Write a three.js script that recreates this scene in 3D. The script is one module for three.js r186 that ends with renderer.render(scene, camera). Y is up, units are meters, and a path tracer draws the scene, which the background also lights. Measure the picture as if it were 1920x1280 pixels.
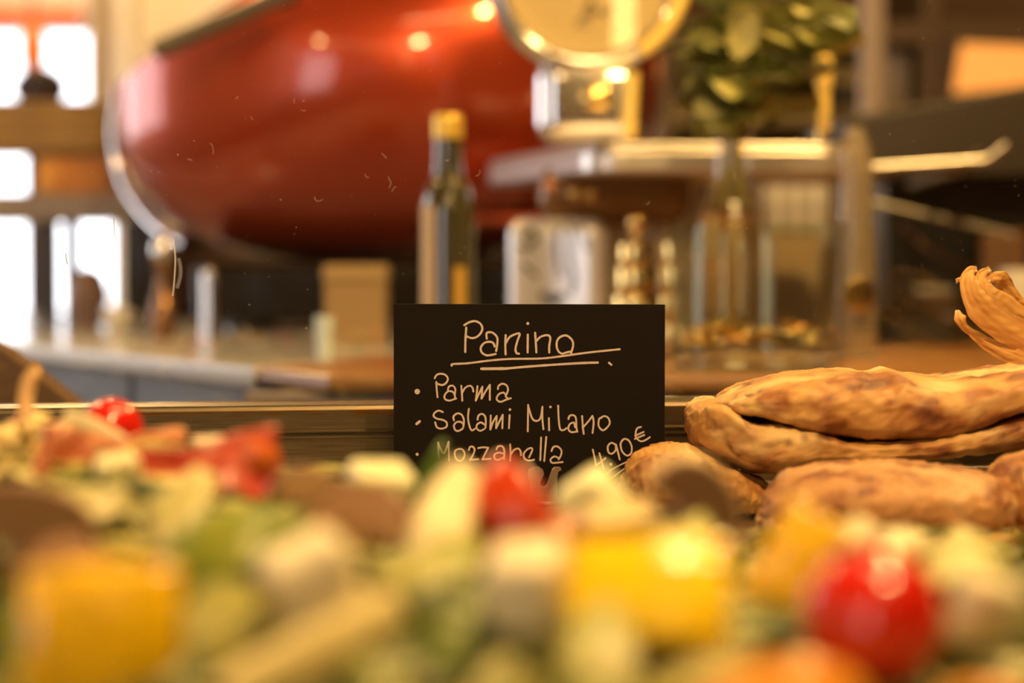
import * as THREE from 'three';
import { RoundedBoxGeometry } from 'three/addons/geometries/RoundedBoxGeometry.js';
import { mergeGeometries, mergeVertices } from 'three/addons/utils/BufferGeometryUtils.js';
import { ImprovedNoise } from 'three/addons/math/ImprovedNoise.js';
import { RectAreaLightUniformsLib } from 'three/addons/lights/RectAreaLightUniformsLib.js';

// ------------------------------------------------------------------ camera, sky, lamps, exposure
const scene = new THREE.Scene();
const TY = 0.14868, TX = TY * 1.5, PITCH = 2.13 * Math.PI / 180, EYE = 1.095;
const camera = new THREE.PerspectiveCamera(2 * Math.atan(TY) * 180 / Math.PI, 1.5, 0.05, 60);
camera.position.set(0, EYE, 0);
camera.rotation.x = -PITCH;
camera.focus = 0.882;
camera.userData.fStop = 6.1;
scene.background = new THREE.Color(1.0, 1.0, 1.05);
scene.backgroundIntensity = 3.8;
const renderer = new THREE.WebGLRenderer();
renderer.toneMapping = THREE.LinearToneMapping;
renderer.toneMappingExposure = 1.25;
renderer.shadowMap.enabled = true;
RectAreaLightUniformsLib.init();
const WARM = [1.0, 0.64, 0.25], AMBER = [1.0, 0.62, 0.20];
// pendant lamps: [x, y, z, candela, lamp colour, label]
const PENDANTS = [
  [0.16, 1.78, -0.36, 1.75, WARM, 'small brass pendant lamp with a warm bulb hanging over the salad platter'],
  [0.42, 1.85, -1.30, 2.2, AMBER, 'small brass pendant lamp hanging over the coin jar and the scale'],
  [-1.47, 2.2, 1.35, 1.6, WARM, 'small brass pendant lamp hanging nearest the front wall'],
  [-0.72, 2.1, -3.7, 2.2, WARM, 'small brass pendant lamp added unseen to brighten the cream wall near the bright window'],  // unseen lamp placed here to brighten the wall
  [-0.75, 1.95, -1.7, 0.6, WARM, 'small brass pendant lamp added unseen to brighten the counter shelf and its basket'],  // unseen lamp added to lift the dim left side
];
// linear lamps: [x, y, z, length, width, intensity, colour, label]
const LINEARS = [
  [0.2, 2.1, -0.75, 0.5, 0.05, 18, WARM, 'long slim ceiling lamp hanging above the glass pane'],
  [-0.45, 2.2, 1.3, 1.7, 0.02, 24, WARM, 'very long slim ceiling lamp hanging near the front wall'],
];

// unseen upright tube lamp, added for gold stripes on the scale: x, y of its middle, z, length, intensity
const UPRIGHT = [0.24, 1.95, 1.45, 0.85, 20, [1.0, 0.66, 0.22]];

// ------------------------------------------------------------------ helpers
let seed = 7;
const rnd = () => { seed = (seed + 0x6d2b79f5) | 0; let t = Math.imul(seed ^ (seed >>> 15), 1 | seed); t = (t + Math.imul(t ^ (t >>> 7), 61 | t)) ^ t; return ((t ^ (t >>> 14)) >>> 0) / 4294967296; };
const rr = (a, b) => a + (b - a) * rnd();
const perlin = new ImprovedNoise();
const noise = (x, y, z) => perlin.noise(x + 13.7, y + 5.3, z + 71.1);
const fbm = (x, y, z) => noise(x, y, z) + 0.5 * noise(x * 2.1, y * 2.1, z * 2.1) + 0.25 * noise(x * 4.3, y * 4.3, z * 4.3);
const C = Math.cos(PITCH), S = Math.sin(PITCH);
const MPP = (z) => z * 2 * TX / 1920;                 // metres per photograph pixel at a distance
function P(px, py, z) {                                // the point of the place that lies z metres in front of the eye there
  const tx = (px - 960) / 960 * TX, ty = (640 - py) / 640 * TY, dy = ty * C - S, dz = -(ty * S + C), k = -z / dz;
  return new THREE.Vector3(tx * k, EYE + dy * k, -z);
}
const used = new Map();
function numbered(name) { const n = used.get(name) ?? 0; used.set(name, n + 1); return n ? `${name}_${String(n).padStart(3, '0')}` : name; }
function shade(m) { m.castShadow = true; m.receiveShadow = true; return m; }
function tag(o, label, category, group) { o.userData = { ...o.userData, label, category }; if (group) o.userData.group = group; return o; }
function thing(name, label, category, pos, group) {
  const o = new THREE.Group(); o.name = numbered(name); if (pos) o.position.copy(pos); scene.add(o);
  return tag(o, label, category, group);
}
function part(parent, name, geo, mat, label) {
  const m = shade(new THREE.Mesh(geo, mat)); m.name = name; parent.add(m); if (label) m.userData.label = label; return m;
}
function solo(name, label, category, geo, mat, pos, group) {
  const m = shade(new THREE.Mesh(geo, mat)); m.name = numbered(name); if (pos) m.position.copy(pos); scene.add(m); return tag(m, label, category, group);
}
function struct(name, geo, mat, parent) {
  const m = shade(new THREE.Mesh(geo, mat)); m.name = name; (parent ?? scene).add(m); if (!parent) m.userData = { kind: 'structure' }; return m;
}
const rgb = (r, g, b) => new THREE.Color().setRGB(r, g, b);
const V = (x, y, z) => new THREE.Vector3(x, y, z);
const std = (c, roughness = 0.6, metalness = 0, more = {}) => new THREE.MeshPhysicalMaterial({ color: Array.isArray(c) ? rgb(...c) : c, roughness, metalness, ...more });
function box(w, h, d, x = 0, y = 0, z = 0, r = 0.002) { return new RoundedBoxGeometry(w, h, d, 3, Math.min(r, w / 2.1, h / 2.1, d / 2.1)).translate(x, y, z); }
function plain(w, h, d, x = 0, y = 0, z = 0) { return new THREE.BoxGeometry(w, h, d).translate(x, y, z); }
function lathe(points, seg = 48) { return new THREE.LatheGeometry(points.map(([r, y]) => new THREE.Vector2(Math.max(r, 1e-5), y)), seg); }
function smoothLathe(points, n = 60, seg = 48) {
  const c = new THREE.SplineCurve(points.map(([r, y]) => new THREE.Vector2(r, y)));
  return new THREE.LatheGeometry(c.getPoints(n).map((p) => new THREE.Vector2(Math.max(p.x, 1e-5), p.y)), seg);
}
function tube(pts, r, n = 40, k = 10, closed = false) { return new THREE.TubeGeometry(new THREE.CatmullRomCurve3(pts, closed), n, r, k, closed); }
function rod(a, b, r, k = 16) {
  const d = b.clone().sub(a), g = new THREE.CylinderGeometry(r, r, d.length(), k);
  g.applyQuaternion(new THREE.Quaternion().setFromUnitVectors(V(0, 1, 0), d.clone().normalize()));
  return g.translate((a.x + b.x) / 2, (a.y + b.y) / 2, (a.z + b.z) / 2);
}
function slab(poly, y0, y1, bevel = 0.003) {          // a polygon of (x, z) extruded upwards
  const s = new THREE.Shape(poly.map(([x, z]) => new THREE.Vector2(x, -z)));
  const g = new THREE.ExtrudeGeometry(s, { depth: y1 - y0 - 2 * bevel, bevelEnabled: true, bevelThickness: bevel, bevelSize: bevel, bevelOffset: -bevel, bevelSegments: 2 });
  return g.rotateX(-Math.PI / 2).translate(0, y0 + bevel, 0);
}
// a closed sheet of some thickness over a surface f(u, v), u and v in 0..1
function shell(f, nu, nv, th, color) {
  const pos = [], col = [], idx = [], a = new THREE.Vector3(), du = new THREE.Vector3(), dv = new THREE.Vector3(), e = 1e-3, row = nu + 1, lay = row * (nv + 1);
  for (let s = 0; s < 2; s++) for (let j = 0; j <= nv; j++) for (let i = 0; i <= nu; i++) {
    const u = i / nu, v = j / nv; a.copy(f(u, v));
    du.copy(f(Math.min(1, u + e), v)).sub(f(Math.max(0, u - e), v)); dv.copy(f(u, Math.min(1, v + e))).sub(f(u, Math.max(0, v - e)));
    const n = du.cross(dv); if (n.lengthSq() < 1e-20) n.set(0, 1, 0); n.normalize();
    a.addScaledVector(n, (s ? -0.5 : 0.5) * th);
    pos.push(a.x, a.y, a.z); if (color) { const c = color(u, v); col.push(c[0], c[1], c[2]); }
  }
  const q = (p, r, s, t) => idx.push(p, r, s, p, s, t);
  for (let j = 0; j < nv; j++) for (let i = 0; i < nu; i++) {
    const p = j * row + i;
    q(p, p + 1, p + row + 1, p + row); q(lay + p, lay + p + row, lay + p + row + 1, lay + p + 1);
  }
  for (let i = 0; i < nu; i++) { q(i, lay + i, lay + i + 1, i + 1); const p = nv * row + i; q(p, p + 1, lay + p + 1, lay + p); }
  for (let j = 0; j < nv; j++) { const p = j * row; q(p, p + row, lay + p + row, lay + p); const r = p + nu; q(r, lay + r, lay + r + row, r + row); }
  const g = new THREE.BufferGeometry(); g.setAttribute('position', new THREE.Float32BufferAttribute(pos, 3));
  if (color) g.setAttribute('color', new THREE.Float32BufferAttribute(col, 3));
  g.setIndex(idx); g.computeVertexNormals(); return g;
}
function wobble(g, amp, freq, sd = 0) {                // uneven surface: moves the vertices of a welded geometry
  g.deleteAttribute('uv'); g.deleteAttribute('normal'); g = mergeVertices(g, 1e-5); g.computeVertexNormals();
  const p = g.attributes.position, n = g.attributes.normal;
  for (let i = 0; i < p.count; i++) {
    const d = amp * fbm(p.getX(i) * freq + sd, p.getY(i) * freq, p.getZ(i) * freq);
    p.setXYZ(i, p.getX(i) + n.getX(i) * d, p.getY(i) + n.getY(i) * d, p.getZ(i) + n.getZ(i) * d);
  }
  g.computeVertexNormals(); return g;
}
function paint(g, f) {                                 // vertex colours from position
  const p = g.attributes.position, c = new Float32Array(p.count * 3);
  for (let i = 0; i < p.count; i++) { const k = f(p.getX(i), p.getY(i), p.getZ(i)); c.set(k, i * 3); }
  g.setAttribute('color', new THREE.BufferAttribute(c, 3)); return g;
}
const mix = (a, b, t) => [0, 1, 2].map((k) => a[k] + (b[k] - a[k]) * Math.min(1, Math.max(0, t)));
function texture(w, h, f, srgb = true) {               // computed texture, f(u, v) gives 0..1 values
  const d = new Uint8Array(w * h * 4);
  for (let y = 0; y < h; y++) for (let x = 0; x < w; x++) { const c = f(x / w, y / h), o = (y * w + x) * 4; for (let k = 0; k < 3; k++) d[o + k] = Math.max(0, Math.min(255, c[k] * 255)); d[o + 3] = 255; }
  const t = new THREE.DataTexture(d, w, h); t.magFilter = THREE.LinearFilter; t.wrapS = t.wrapT = THREE.RepeatWrapping; if (srgb) t.colorSpace = THREE.SRGBColorSpace; t.needsUpdate = true; return t;
}
function turnAbout(o, x, z, ry, rz) { o.rotation.set(0, ry, rz); const p = V(x, EYE, z); o.position.copy(p.clone().sub(p.clone().applyEuler(o.rotation))); }
function boxUV(g, sx = 1, sy = 1) {                    // uv in metres by the dominant axis
  const p = g.attributes.position, n = g.attributes.normal, uv = new Float32Array(p.count * 2);
  for (let i = 0; i < p.count; i++) {
    const ax = Math.abs(n.getX(i)), ay = Math.abs(n.getY(i)), az = Math.abs(n.getZ(i));
    let u, v; if (ay >= ax && ay >= az) { u = p.getX(i); v = p.getZ(i); } else if (ax > az) { u = p.getZ(i); v = p.getY(i); } else { u = p.getX(i); v = p.getY(i); }
    uv[i * 2] = u * sx; uv[i * 2 + 1] = v * sy;
  }
  g.setAttribute('uv', new THREE.BufferAttribute(uv, 2)); return g;
}

// ------------------------------------------------------------------ materials
const woodTex = (dark, light, sd) => texture(512, 512, (u, v) => {
  const w = fbm(u * 3 + sd, v * 30, 1.3) * 0.5 + fbm(u * 8, v * 120, sd) * 0.3; return mix(dark, light, 0.5 + w * 0.8);
});
const brushedRough = texture(256, 512, (u, v) => { const k = 0.42 + 0.16 * noise(u * 4, v * 180, 2) + 0.1 * noise(u * 20, v * 320, 4); return [k, k, k]; }, false);
const brushedBump = texture(256, 512, (u, v) => { const k = 0.5 + 0.3 * noise(u * 3, v * 200, 7) + 0.2 * noise(u * 16, v * 400, 9); return [k, k, k]; }, false);
const sm0 = (a, b, x) => { const t = Math.min(1, Math.max(0, (x - a) / (b - a))); return t * t * (3 - 2 * t); };
const M = {
  wall: std([0.74, 0.67, 0.58], 0.9), frontWall: std([0.07, 0.04, 0.024], 0.9), ceiling: std([0.3, 0.22, 0.15], 0.95), floor: std([0.12, 0.08, 0.05], 0.6),
  darkWood: std([0.06, 0.032, 0.015], 0.5), brown: std([0.13, 0.065, 0.025], 0.6), black: std([0.012, 0.010, 0.009], 0.35), blackGloss: std([0.012, 0.010, 0.009], 0.15),
  chrome: std([0.82, 0.80, 0.78], 0.12, 1), reflectionGold: std([1.0, 0.72, 0.18], 0.4, 0.4), traySteel: std([0.70, 0.66, 0.62], 0.34, 0.8), steel: std([0.55, 0.52, 0.48], 0.32, 1), brass: std([0.88, 0.62, 0.22], 0.16, 1), goldFoil: std([0.9, 0.6, 0.12], 0.3, 0.8),  // the soft gold imitates lamp reflections on post, rod and dial edge
  rail: std([0.48, 0.42, 0.33], 1, 1, { roughnessMap: brushedRough, bumpMap: brushedBump, bumpScale: 0.00003 }),
  railBright: std([0.75, 0.68, 0.56], 0.3, 1),
  glass: std([1, 1, 1], 0, 0, { transmission: 1, thickness: 0, ior: 1.5 }),
  jarGlass: std([0.96, 0.98, 0.92], 0.02, 0, { transmission: 1, thickness: 0, ior: 1.5 }), jarFloor: std([0.92, 1.0, 0.90], 0.03, 0, { transmission: 1, thickness: 0.01, ior: 1.5 }),
  clearPlastic: std([0.62, 0.44, 0.36], 0.25, 0, { transmission: 0.75, thickness: 0, ior: 1.49, clearcoat: 1, clearcoatRoughness: 0.05 }),  // pink of a red reflection is mixed into the clear plastic
  whitePorcelain: std([0.8, 0.78, 0.74], 0.2), white: std([0.8, 0.8, 0.8], 0.6),
};

// ------------------------------------------------------------------ the room
const RX0 = -2.3, RX1 = 2.1, RZ0 = -4.3, RZ1 = 1.6, RH = 2.8, T = 0.2;
struct('floor', plain(RX1 - RX0 + 2 * T, T, RZ1 - RZ0 + 2 * T, (RX0 + RX1) / 2, -T / 2, (RZ0 + RZ1) / 2), M.floor);
struct('ceiling', plain(RX1 - RX0 + 2 * T, T, RZ1 - RZ0 + 2 * T, (RX0 + RX1) / 2, RH + T / 2, (RZ0 + RZ1) / 2), M.ceiling);
struct('wall_right', plain(T, RH, RZ1 - RZ0, RX1 + T / 2, RH / 2, (RZ0 + RZ1) / 2), M.frontWall);

function wallWithHole(name, len, hole, place, mat) {        // hole [a0, a1, y0, y1] along a wall that runs along local x
  const [a0, a1, y0, y1] = hole, gs = [plain(a0, RH, T, a0 / 2, RH / 2, 0), plain(len - a1, RH, T, (len + a1) / 2, RH / 2, 0), plain(a1 - a0, y0, T, (a0 + a1) / 2, y0 / 2, 0), plain(a1 - a0, RH - y1, T, (a0 + a1) / 2, (RH + y1) / 2, 0)];
  const m = struct(name, mergeGeometries(gs), mat ?? M.wall); place(m); return m;
}
const wl = P(-420, 0, 4.3).x - RX0, wr = P(252, 0, 4.3).x - RX0, wy0 = 0.96, wy1 = P(0, 42, 4.3).y + 0.02;
const backWall = wallWithHole('wall_back', RX1 - RX0, [wl, wr, wy0, wy1], (m) => m.position.set(RX0, 0, RZ0 - T / 2));
wallWithHole('wall_left', RZ1 - RZ0, [0.4, 2.2, 0.9, 1.95], (m) => { m.rotation.y = -Math.PI / 2; m.position.set(RX0 - T / 2, 0, RZ0); });
wallWithHole('wall_front', RX1 - RX0, [0.15, 1.05, 0.75, 1.8], (m) => m.position.set(RX0, 0, RZ1 + T / 2), M.frontWall);
// windows: frame and panes
function windowUnit(name, w, h, cols, place, mat) {
  const g = new THREE.Group(); g.name = name; g.userData = { kind: 'structure' }; scene.add(g); place(g);
  const f = 0.03, fr = [plain(w, f, 0.06, w / 2, f / 2, 0), plain(w, f, 0.06, w / 2, h - f / 2, 0)];
  for (let i = 0; i <= cols; i++) fr.push(plain(f, h, 0.06, Math.min(Math.max(i * w / cols, f / 2), w - f / 2), h / 2, 0));
  part(g, 'window_frame', mergeGeometries(fr), mat);
  for (let i = 0; i < cols; i++) part(g, 'pane', plain(w / cols - f, h - 2 * f, 0.006, (i + 0.5) * w / cols, h / 2, 0), M.glass);
}
windowUnit('window_1', wr - wl, wy1 - wy0, 2, (g) => g.position.set(RX0 + wl, wy0, RZ0 - 0.1), M.white);
windowUnit('window_2', 1.8, 1.05, 2, (g) => { g.rotation.y = -Math.PI / 2; g.position.set(RX0 - 0.1, 0.9, RZ0 + 0.4); }, M.white);
windowUnit('added_window_3', 0.9, 1.05, 2, (g) => g.position.set(RX0 + 0.15, 0.75, RZ1 + 0.1), M.white);  // unseen window added for cool daylight on the scale foot
struct('pavement', plain(16, 0.1, 16, -3, -0.26, -3), std([0.55, 0.54, 0.52], 0.9));
{ // white window post
  const a = P(206, 0, 4.24), b = P(246, 0, 4.24);
  struct('trim_1', box(b.x - a.x, 1.7, 0.05, (a.x + b.x) / 2, 1.75, -4.265, 0.006), std([0.78, 0.74, 0.68], 0.6));
}

// ------------------------------------------------------------------ lamps
const shadeMat = std([0.35, 0.22, 0.07], 0.35, 1), glowMat = (c, k) => new THREE.MeshStandardMaterial({ color: rgb(...c), emissive: rgb(...c), emissiveIntensity: k, roughness: 0.5 });
for (const [x, y, z, cd, c, label] of PENDANTS) {
  const t = thing('pendant_lamp', label, 'lamp', V(x, y, z));
  part(t, 'lamp_shade', lathe([[0.022, 0.10], [0.026, 0.10], [0.045, 0.07], [0.085, -0.01], [0.083, -0.011], [0.043, 0.067], [0.022, 0.095]], 40), shadeMat);
  part(t, 'bulb', new THREE.SphereGeometry(0.022, 24, 16).translate(0, -0.016, 0), glowMat(c, 120));
  part(t, 'socket', new THREE.CylinderGeometry(0.016, 0.018, 0.095, 20).translate(0, 0.048, 0), M.black);
  part(t, 'cord', new THREE.CylinderGeometry(0.003, 0.003, RH - y - 0.08, 10).translate(0, 0.08 + (RH - y - 0.08) / 2, 0), M.black);
  const l = new THREE.PointLight(rgb(...c), cd); l.position.set(x, y - 0.016, z); l.castShadow = true; scene.add(l);
}
for (const [x, y, z, len, wid, k, c, label] of LINEARS) {
  const t = thing('linear_lamp', label, 'lamp', V(x, y, z));
  part(t, 'housing', box(len + 0.04, 0.05, wid + 0.02, 0, 0.03, 0, 0.006), M.black);
  part(t, 'diffuser', box(len, 0.008, wid, 0, 0.0, 0, 0.003), glowMat(c, k * 0.7));
  for (const s of [-1, 1]) part(t, 'suspension_cord', new THREE.CylinderGeometry(0.002, 0.002, RH - y - 0.05, 8).translate(s * len * 0.4, (RH - y + 0.05) / 2, 0), M.black);
  const l = new THREE.RectAreaLight(rgb(...c), k, len, wid); l.position.set(x, y - 0.006, z); l.lookAt(x, 0, z); scene.add(l);
}

{
  const [x, y, z, len, k, c] = UPRIGHT, t = thing('added_tube_lamp', 'unseen upright tube lamp added on the dark front wall for stripes on the dial', 'lamp', V(x, y, z));
  part(t, 'diffuser', new THREE.CylinderGeometry(0.014, 0.014, len, 24), glowMat(c, 9));
  for (const s of [-1, 1]) part(t, 'end_cap', new THREE.CylinderGeometry(0.018, 0.018, 0.03, 24).translate(0, s * (len / 2 + 0.015), 0), M.brass);
  part(t, 'back_plate', box(0.06, len + 0.1, 0.02, 0, 0, 0.06, 0.004), M.black); for (const s of [-1, 1]) part(t, 'bracket', box(0.02, 0.02, 0.06, 0, s * (len / 2 + 0.02), 0.03, 0.003), M.brass); part(t, 'mount', box(0.05, 0.2, RZ1 - z - 0.07, 0, 0, 0.07 + (RZ1 - z - 0.07) / 2, 0.003), M.black);
  const l = new THREE.RectAreaLight(rgb(...c), k * 0.4, 0.028, len); l.position.set(x, y, z - 0.016); l.lookAt(x, y, z - 1); scene.add(l);
}
// ------------------------------------------------------------------ display case: deck, rail, glass pane
const DECK = 1.0;
{
  const t = thing('display_counter', 'stainless steel display counter that carries the salad, the sign and the panini', 'counter', V(0, 0, 0));
  part(t, 'deck', box(2.0, 0.03, 0.80, 0, DECK - 0.015, -0.58, 0.004), std([0.42, 0.38, 0.32], 0.35, 1));
  part(t, 'cabinet', box(1.96, 0.93, 0.70, 0, 0.035 + 0.465 + 0.005, -0.58, 0.006), std([0.16, 0.13, 0.10], 0.5));
  part(t, 'plinth', plain(1.9, 0.06, 0.62, 0, 0.03, -0.58), M.black);
}
{
  const zf = -0.928, t = thing('steel_rail', 'brushed steel rail at the foot of the glass, grooved along its front', 'rail', V(0, 0, 0));
  const yT = P(960, 742, 0.95).y, yF = P(960, 755, 0.928).y, yB = P(960, 888, 0.928).y, yL = P(960, 905, 0.926).y;
  const g1 = P(960, 803, 0.928).y, g2 = P(960, 812, 0.928).y, g3 = P(960, 818, 0.928).y;
  const pr = [[zf + 0.0, yB], [zf, g3], [zf + 0.0012, g3 + 0.0004], [zf + 0.0012, g2 + 0.0001], [zf, g2 + 0.0003], [zf, g2 + 0.0008], [zf + 0.0012, g1 - 0.0006], [zf + 0.0012, g1], [zf, g1 + 0.0005], [zf, yF - 0.002], [zf - 0.0006, yF - 0.0006], [zf - 0.002, yF], [zf - 0.024, yF + 0.0006], [zf - 0.024, DECK + 0.011], [zf - 0.002, DECK + 0.011], [zf - 0.002, yB]];
  const s = new THREE.Shape(pr.map(([z, y]) => new THREE.Vector2(-z, y)));
  const g = new THREE.ExtrudeGeometry(s, { depth: 1.9, bevelEnabled: false, curveSegments: 4 }).rotateY(Math.PI / 2).translate(-0.95, 0, 0);
  const railTex = texture(1024, 256, (u, v) => {
    const a = noise(u * 5, v * 90, 3), b = noise(u * 40, v * 160, 8), k = 0.62 + 0.10 * a + 0.14 * b, rust = sm0(0.80, 0.86, v) * sm0(0.95, 0.90, v) * Math.max(0, Math.min(1, (noise(u * 60, v * 40, 5) + 0.6 * noise(u * 9, v * 10, 1)) * 2.4));
    return mix([k, k * 0.95, k * 0.86], [0.75, 0.42, 0.08], rust * 0.8);
  });
  const pg = g.attributes.position, ug = new Float32Array(pg.count * 2); for (let i = 0; i < pg.count; i++) { ug[i * 2] = pg.getX(i) * 1.4; ug[i * 2 + 1] = Math.min(0.995, Math.max(0.005, (pg.getY(i) - yB) / (yF - yB))) + 6 * (pg.getZ(i) < zf - 0.003 ? -pg.getZ(i) - 0.93 : 0); }
  g.setAttribute('uv', new THREE.BufferAttribute(ug, 2)); M.rail.map = railTex;
  part(t, 'rail_body', g, M.rail); turnAbout(t, 0.0, -0.93, 0.09, 0.006);
  part(t, 'lower_lip', box(1.9, yB - yL + 0.002, 0.006, 0, (yB + yL) / 2, zf + 0.003, 0.0012), M.railBright, 'bright polished lip along the bottom of the rail');
}
{
  const z = -0.945, y0 = P(960, 742, 0.945).y - 0.001, y1 = 1.50;
  const t = thing('glass_pane', 'clear upright pane of glass with dust specks above the steel rail', 'glass pane', V(0, 0, 0));
  part(t, 'pane', plain(1.9, y1 - y0, 0.006, 0, (y0 + y1) / 2, z), M.glass);
  const specks = [], zz = z + 0.0034;
  const put = (px, py, r) => { const p = P(px, py, -zz); specks.push(new THREE.SphereGeometry(r, 6, 5).scale(1, rr(0.7, 1.4), 0.25).translate(p.x, p.y, zz)); };
  for (let i = 0; i < 420; i++) put(rr(-60, 1980), rr(-60, 730), rr(0.00005, 0.00015) * (rnd() < 0.12 ? 1.7 : 1));
  const fibre = (px, py, l, a) => { const b = [], m = MPP(0.94); let x = px, y = py; for (let k = 0; k < 5; k++) { const p = P(x, y, -zz); b.push(V(p.x, p.y, zz)); a += rr(-0.9, 0.9); x += Math.cos(a) * l / 4; y += Math.sin(a) * l / 4; } specks.push(tube(b, 0.00007, 12, 5)); };
  for (const [x, y, l, a] of [[404, 268, 22, 1.4], [362, 296, 10, 0.4], [572, 205, 10, 0], [735, 352, 24, -1], [905, 318, 16, 2], [690, 325, 12, 0.3], [722, 286, 14, 0.4], [612, 372, 22, 1.7], [560, 185, 10, 1], [455, 180, 8, 1], [480, 218, 8, 0.7], [740, 358, 14, 0.2], [1225, 378, 10, 1.2], [1500, 262, 12, 0.6], [840, 300, 8, 1], [560, 700, 12, 2.2]]) fibre(x, y, l, a);
  const sp = part(t, 'dust_specks', mergeGeometries(specks.map((g) => { g.deleteAttribute('uv'); return g.index ? g.toNonIndexed() : g; })), std([0.55, 0.45, 0.36], 0.9), 'pale specks and fibres of dust');
  sp.userData.kind = 'stuff';
  const scr = (pts, r) => tube(pts.map(([x, y]) => { const p = P(x, y, -zz); return V(p.x, p.y, zz); }), r, 16, 6);
  part(t, 'scratch', scr([[336, 445], [339, 480], [337, 520], [334, 550]], 0.00022), std([0.8, 0.8, 0.85], 0.8));
  part(t, 'smear', scr([[344, 480], [348, 500], [346, 520], [341, 536]], 0.0008).translate(0, 0, -z).scale(1, 1, 0.15).translate(0, 0, z + 0.0004), std([0.16, 0.16, 0.2], 0.9));
  part(t, 'scratch', scr([[226, 407], [227, 425], [227, 440]], 0.00018), std([0.6, 0.6, 0.6], 0.8));
  turnAbout(t, 0.0, -0.93, 0.09, 0.006);
  part(t, 'scratch', scr([[138, 470], [139, 480], [141, 490]], 0.0002), std([0.8, 0.8, 0.8], 0.8));
}

// ------------------------------------------------------------------ the sign
{
  const k = 4, w = 512 * k, h = 364 * k, cv = document.createElement('canvas'); cv.width = w; cv.height = h;
  const x = cv.getContext('2d'); x.fillStyle = '#120b07'; x.fillRect(0, 0, w, h);
  for (let i = 0; i < 9000; i++) { const v = 14 + rnd() * 18; x.fillStyle = `rgba(${v + 6},${v},${v - 4},0.35)`; x.fillRect(rnd() * w, rnd() * h, 2 + rnd() * 6, 2 + rnd() * 3); }
  x.lineCap = x.lineJoin = 'round'; x.strokeStyle = '#c4b3a8'; x.fillStyle = '#c4b3a8';
  const X0 = 736, Y0 = 570;
  const crops = { a: [830, 590, 5.3333], b: [760, 690, 6.4], c: [960, 740, 6.4] };
  const at = (c, p) => { const [ox, oy, s] = crops[c]; return [(ox + p[0] / s - X0) * k, (oy + p[1] / s - Y0) * k]; };
  const stroke = (c, lw, ...p) => {
    const q = []; for (let i = 0; i < p.length; i += 2) q.push(at(c, [p[i], p[i + 1]]));
    const cur = new THREE.SplineCurve(q.map(([a, b]) => new THREE.Vector2(a, b))), n = q.length * 8; let prev = cur.getPoint(0);
    for (let i = 1; i <= n; i++) { const pt = cur.getPoint(i / n); x.lineWidth = lw * k * (1 + 0.14 * noise(pt.x / 30, pt.y / 30, lw)); x.beginPath(); x.moveTo(prev.x, prev.y); x.lineTo(pt.x, pt.y); x.stroke(); prev = pt; }
  };
  const dot = (c, r, px, py) => { const [a, b] = at(c, [px, py]); x.beginPath(); x.arc(a, b, r * k, 0, 7); x.fill(); };
  const A = 4.0, B = 3.5;
  stroke('a', A, 228, 130, 220, 250, 218, 375); stroke('a', A, 208, 105, 260, 75, 318, 65, 370, 90, 390, 140, 370, 190, 330, 225, 280, 235, 225, 215);
  stroke('a', A, 435, 240, 432, 190, 460, 175, 500, 185, 540, 230, 540, 300, 530, 365); stroke('a', A, 515, 320, 500, 285, 460, 272, 410, 285, 375, 330, 385, 380, 430, 408, 480, 405, 525, 395);
  stroke('a', A, 625, 205, 622, 300, 625, 400); stroke('a', A, 625, 290, 660, 230, 710, 200, 765, 190, 745, 260, 725, 340, 735, 385, 760, 392);
  stroke('a', A, 848, 200, 847, 380); dot('a', 2.8, 848, 87);
  stroke('a', A, 922, 180, 930, 290, 935, 378); stroke('a', A, 935, 265, 980, 220, 1050, 205, 1075, 235, 1065, 310, 1065, 380);
  stroke('a', A, 1272, 370, 1235, 380, 1195, 390, 1160, 370, 1140, 320, 1145, 260, 1180, 220, 1240, 208, 1295, 255, 1305, 310, 1285, 385);
  stroke('a', 3.8, 82, 515, 95, 498, 240, 490, 480, 460, 680, 445, 980, 440, 1200, 415, 1450, 380, 1775, 345);
  stroke('a', 4.4, 380, 545, 600, 543, 850, 522, 1150, 500, 1400, 485, 1555, 480); stroke('a', 5.4, 390, 545, 500, 544, 640, 542); stroke('a', 4.2, 1668, 482, 1692, 502);
  dot('b', 5.2, 130, 292);
  stroke('b', B, 360, 175, 365, 260, 375, 360); stroke('b', B, 340, 130, 365, 90, 415, 75, 470, 90, 500, 135, 480, 185, 430, 212, 370, 195);
  stroke('b', B, 500, 270, 515, 230, 560, 220, 590, 260, 585, 330, 590, 378); stroke('b', B, 582, 330, 555, 292, 500, 290, 460, 340, 470, 385, 520, 400, 570, 385, 600, 375);
  stroke('b', B, 662, 220, 670, 310, 675, 400); stroke('b', B, 672, 310, 710, 245, 770, 220, 800, 250, 808, 290);
  stroke('b', B, 858, 225, 850, 310, 838, 400); stroke('b', B, 838, 400, 880, 310, 918, 232); stroke('b', B, 918, 232, 908, 375); stroke('b', B, 908, 375, 955, 290, 1008, 210); stroke('b', B, 1008, 210, 1008, 390);
  stroke('b', B, 1105, 260, 1115, 220, 1160, 195, 1210, 215, 1228, 265, 1212, 320, 1200, 345, 1225, 372); stroke('b', B, 1195, 320, 1170, 302, 1120, 320, 1090, 370, 1110, 405, 1150, 412, 1200, 390, 1262, 370);
  stroke('b', 5, 160, 653, 122, 684);
  stroke('b', B, 440, 540, 390, 522, 340, 550, 330, 590, 370, 620, 440, 635, 485, 665, 485, 715, 430, 740, 370, 725, 348, 665);
  stroke('b', B, 575, 640, 570, 590, 620, 555, 670, 575, 695, 640, 688, 720); stroke('b', B, 690, 690, 660, 660, 610, 660, 575, 700, 590, 755, 630, 768, 680, 740);
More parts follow.
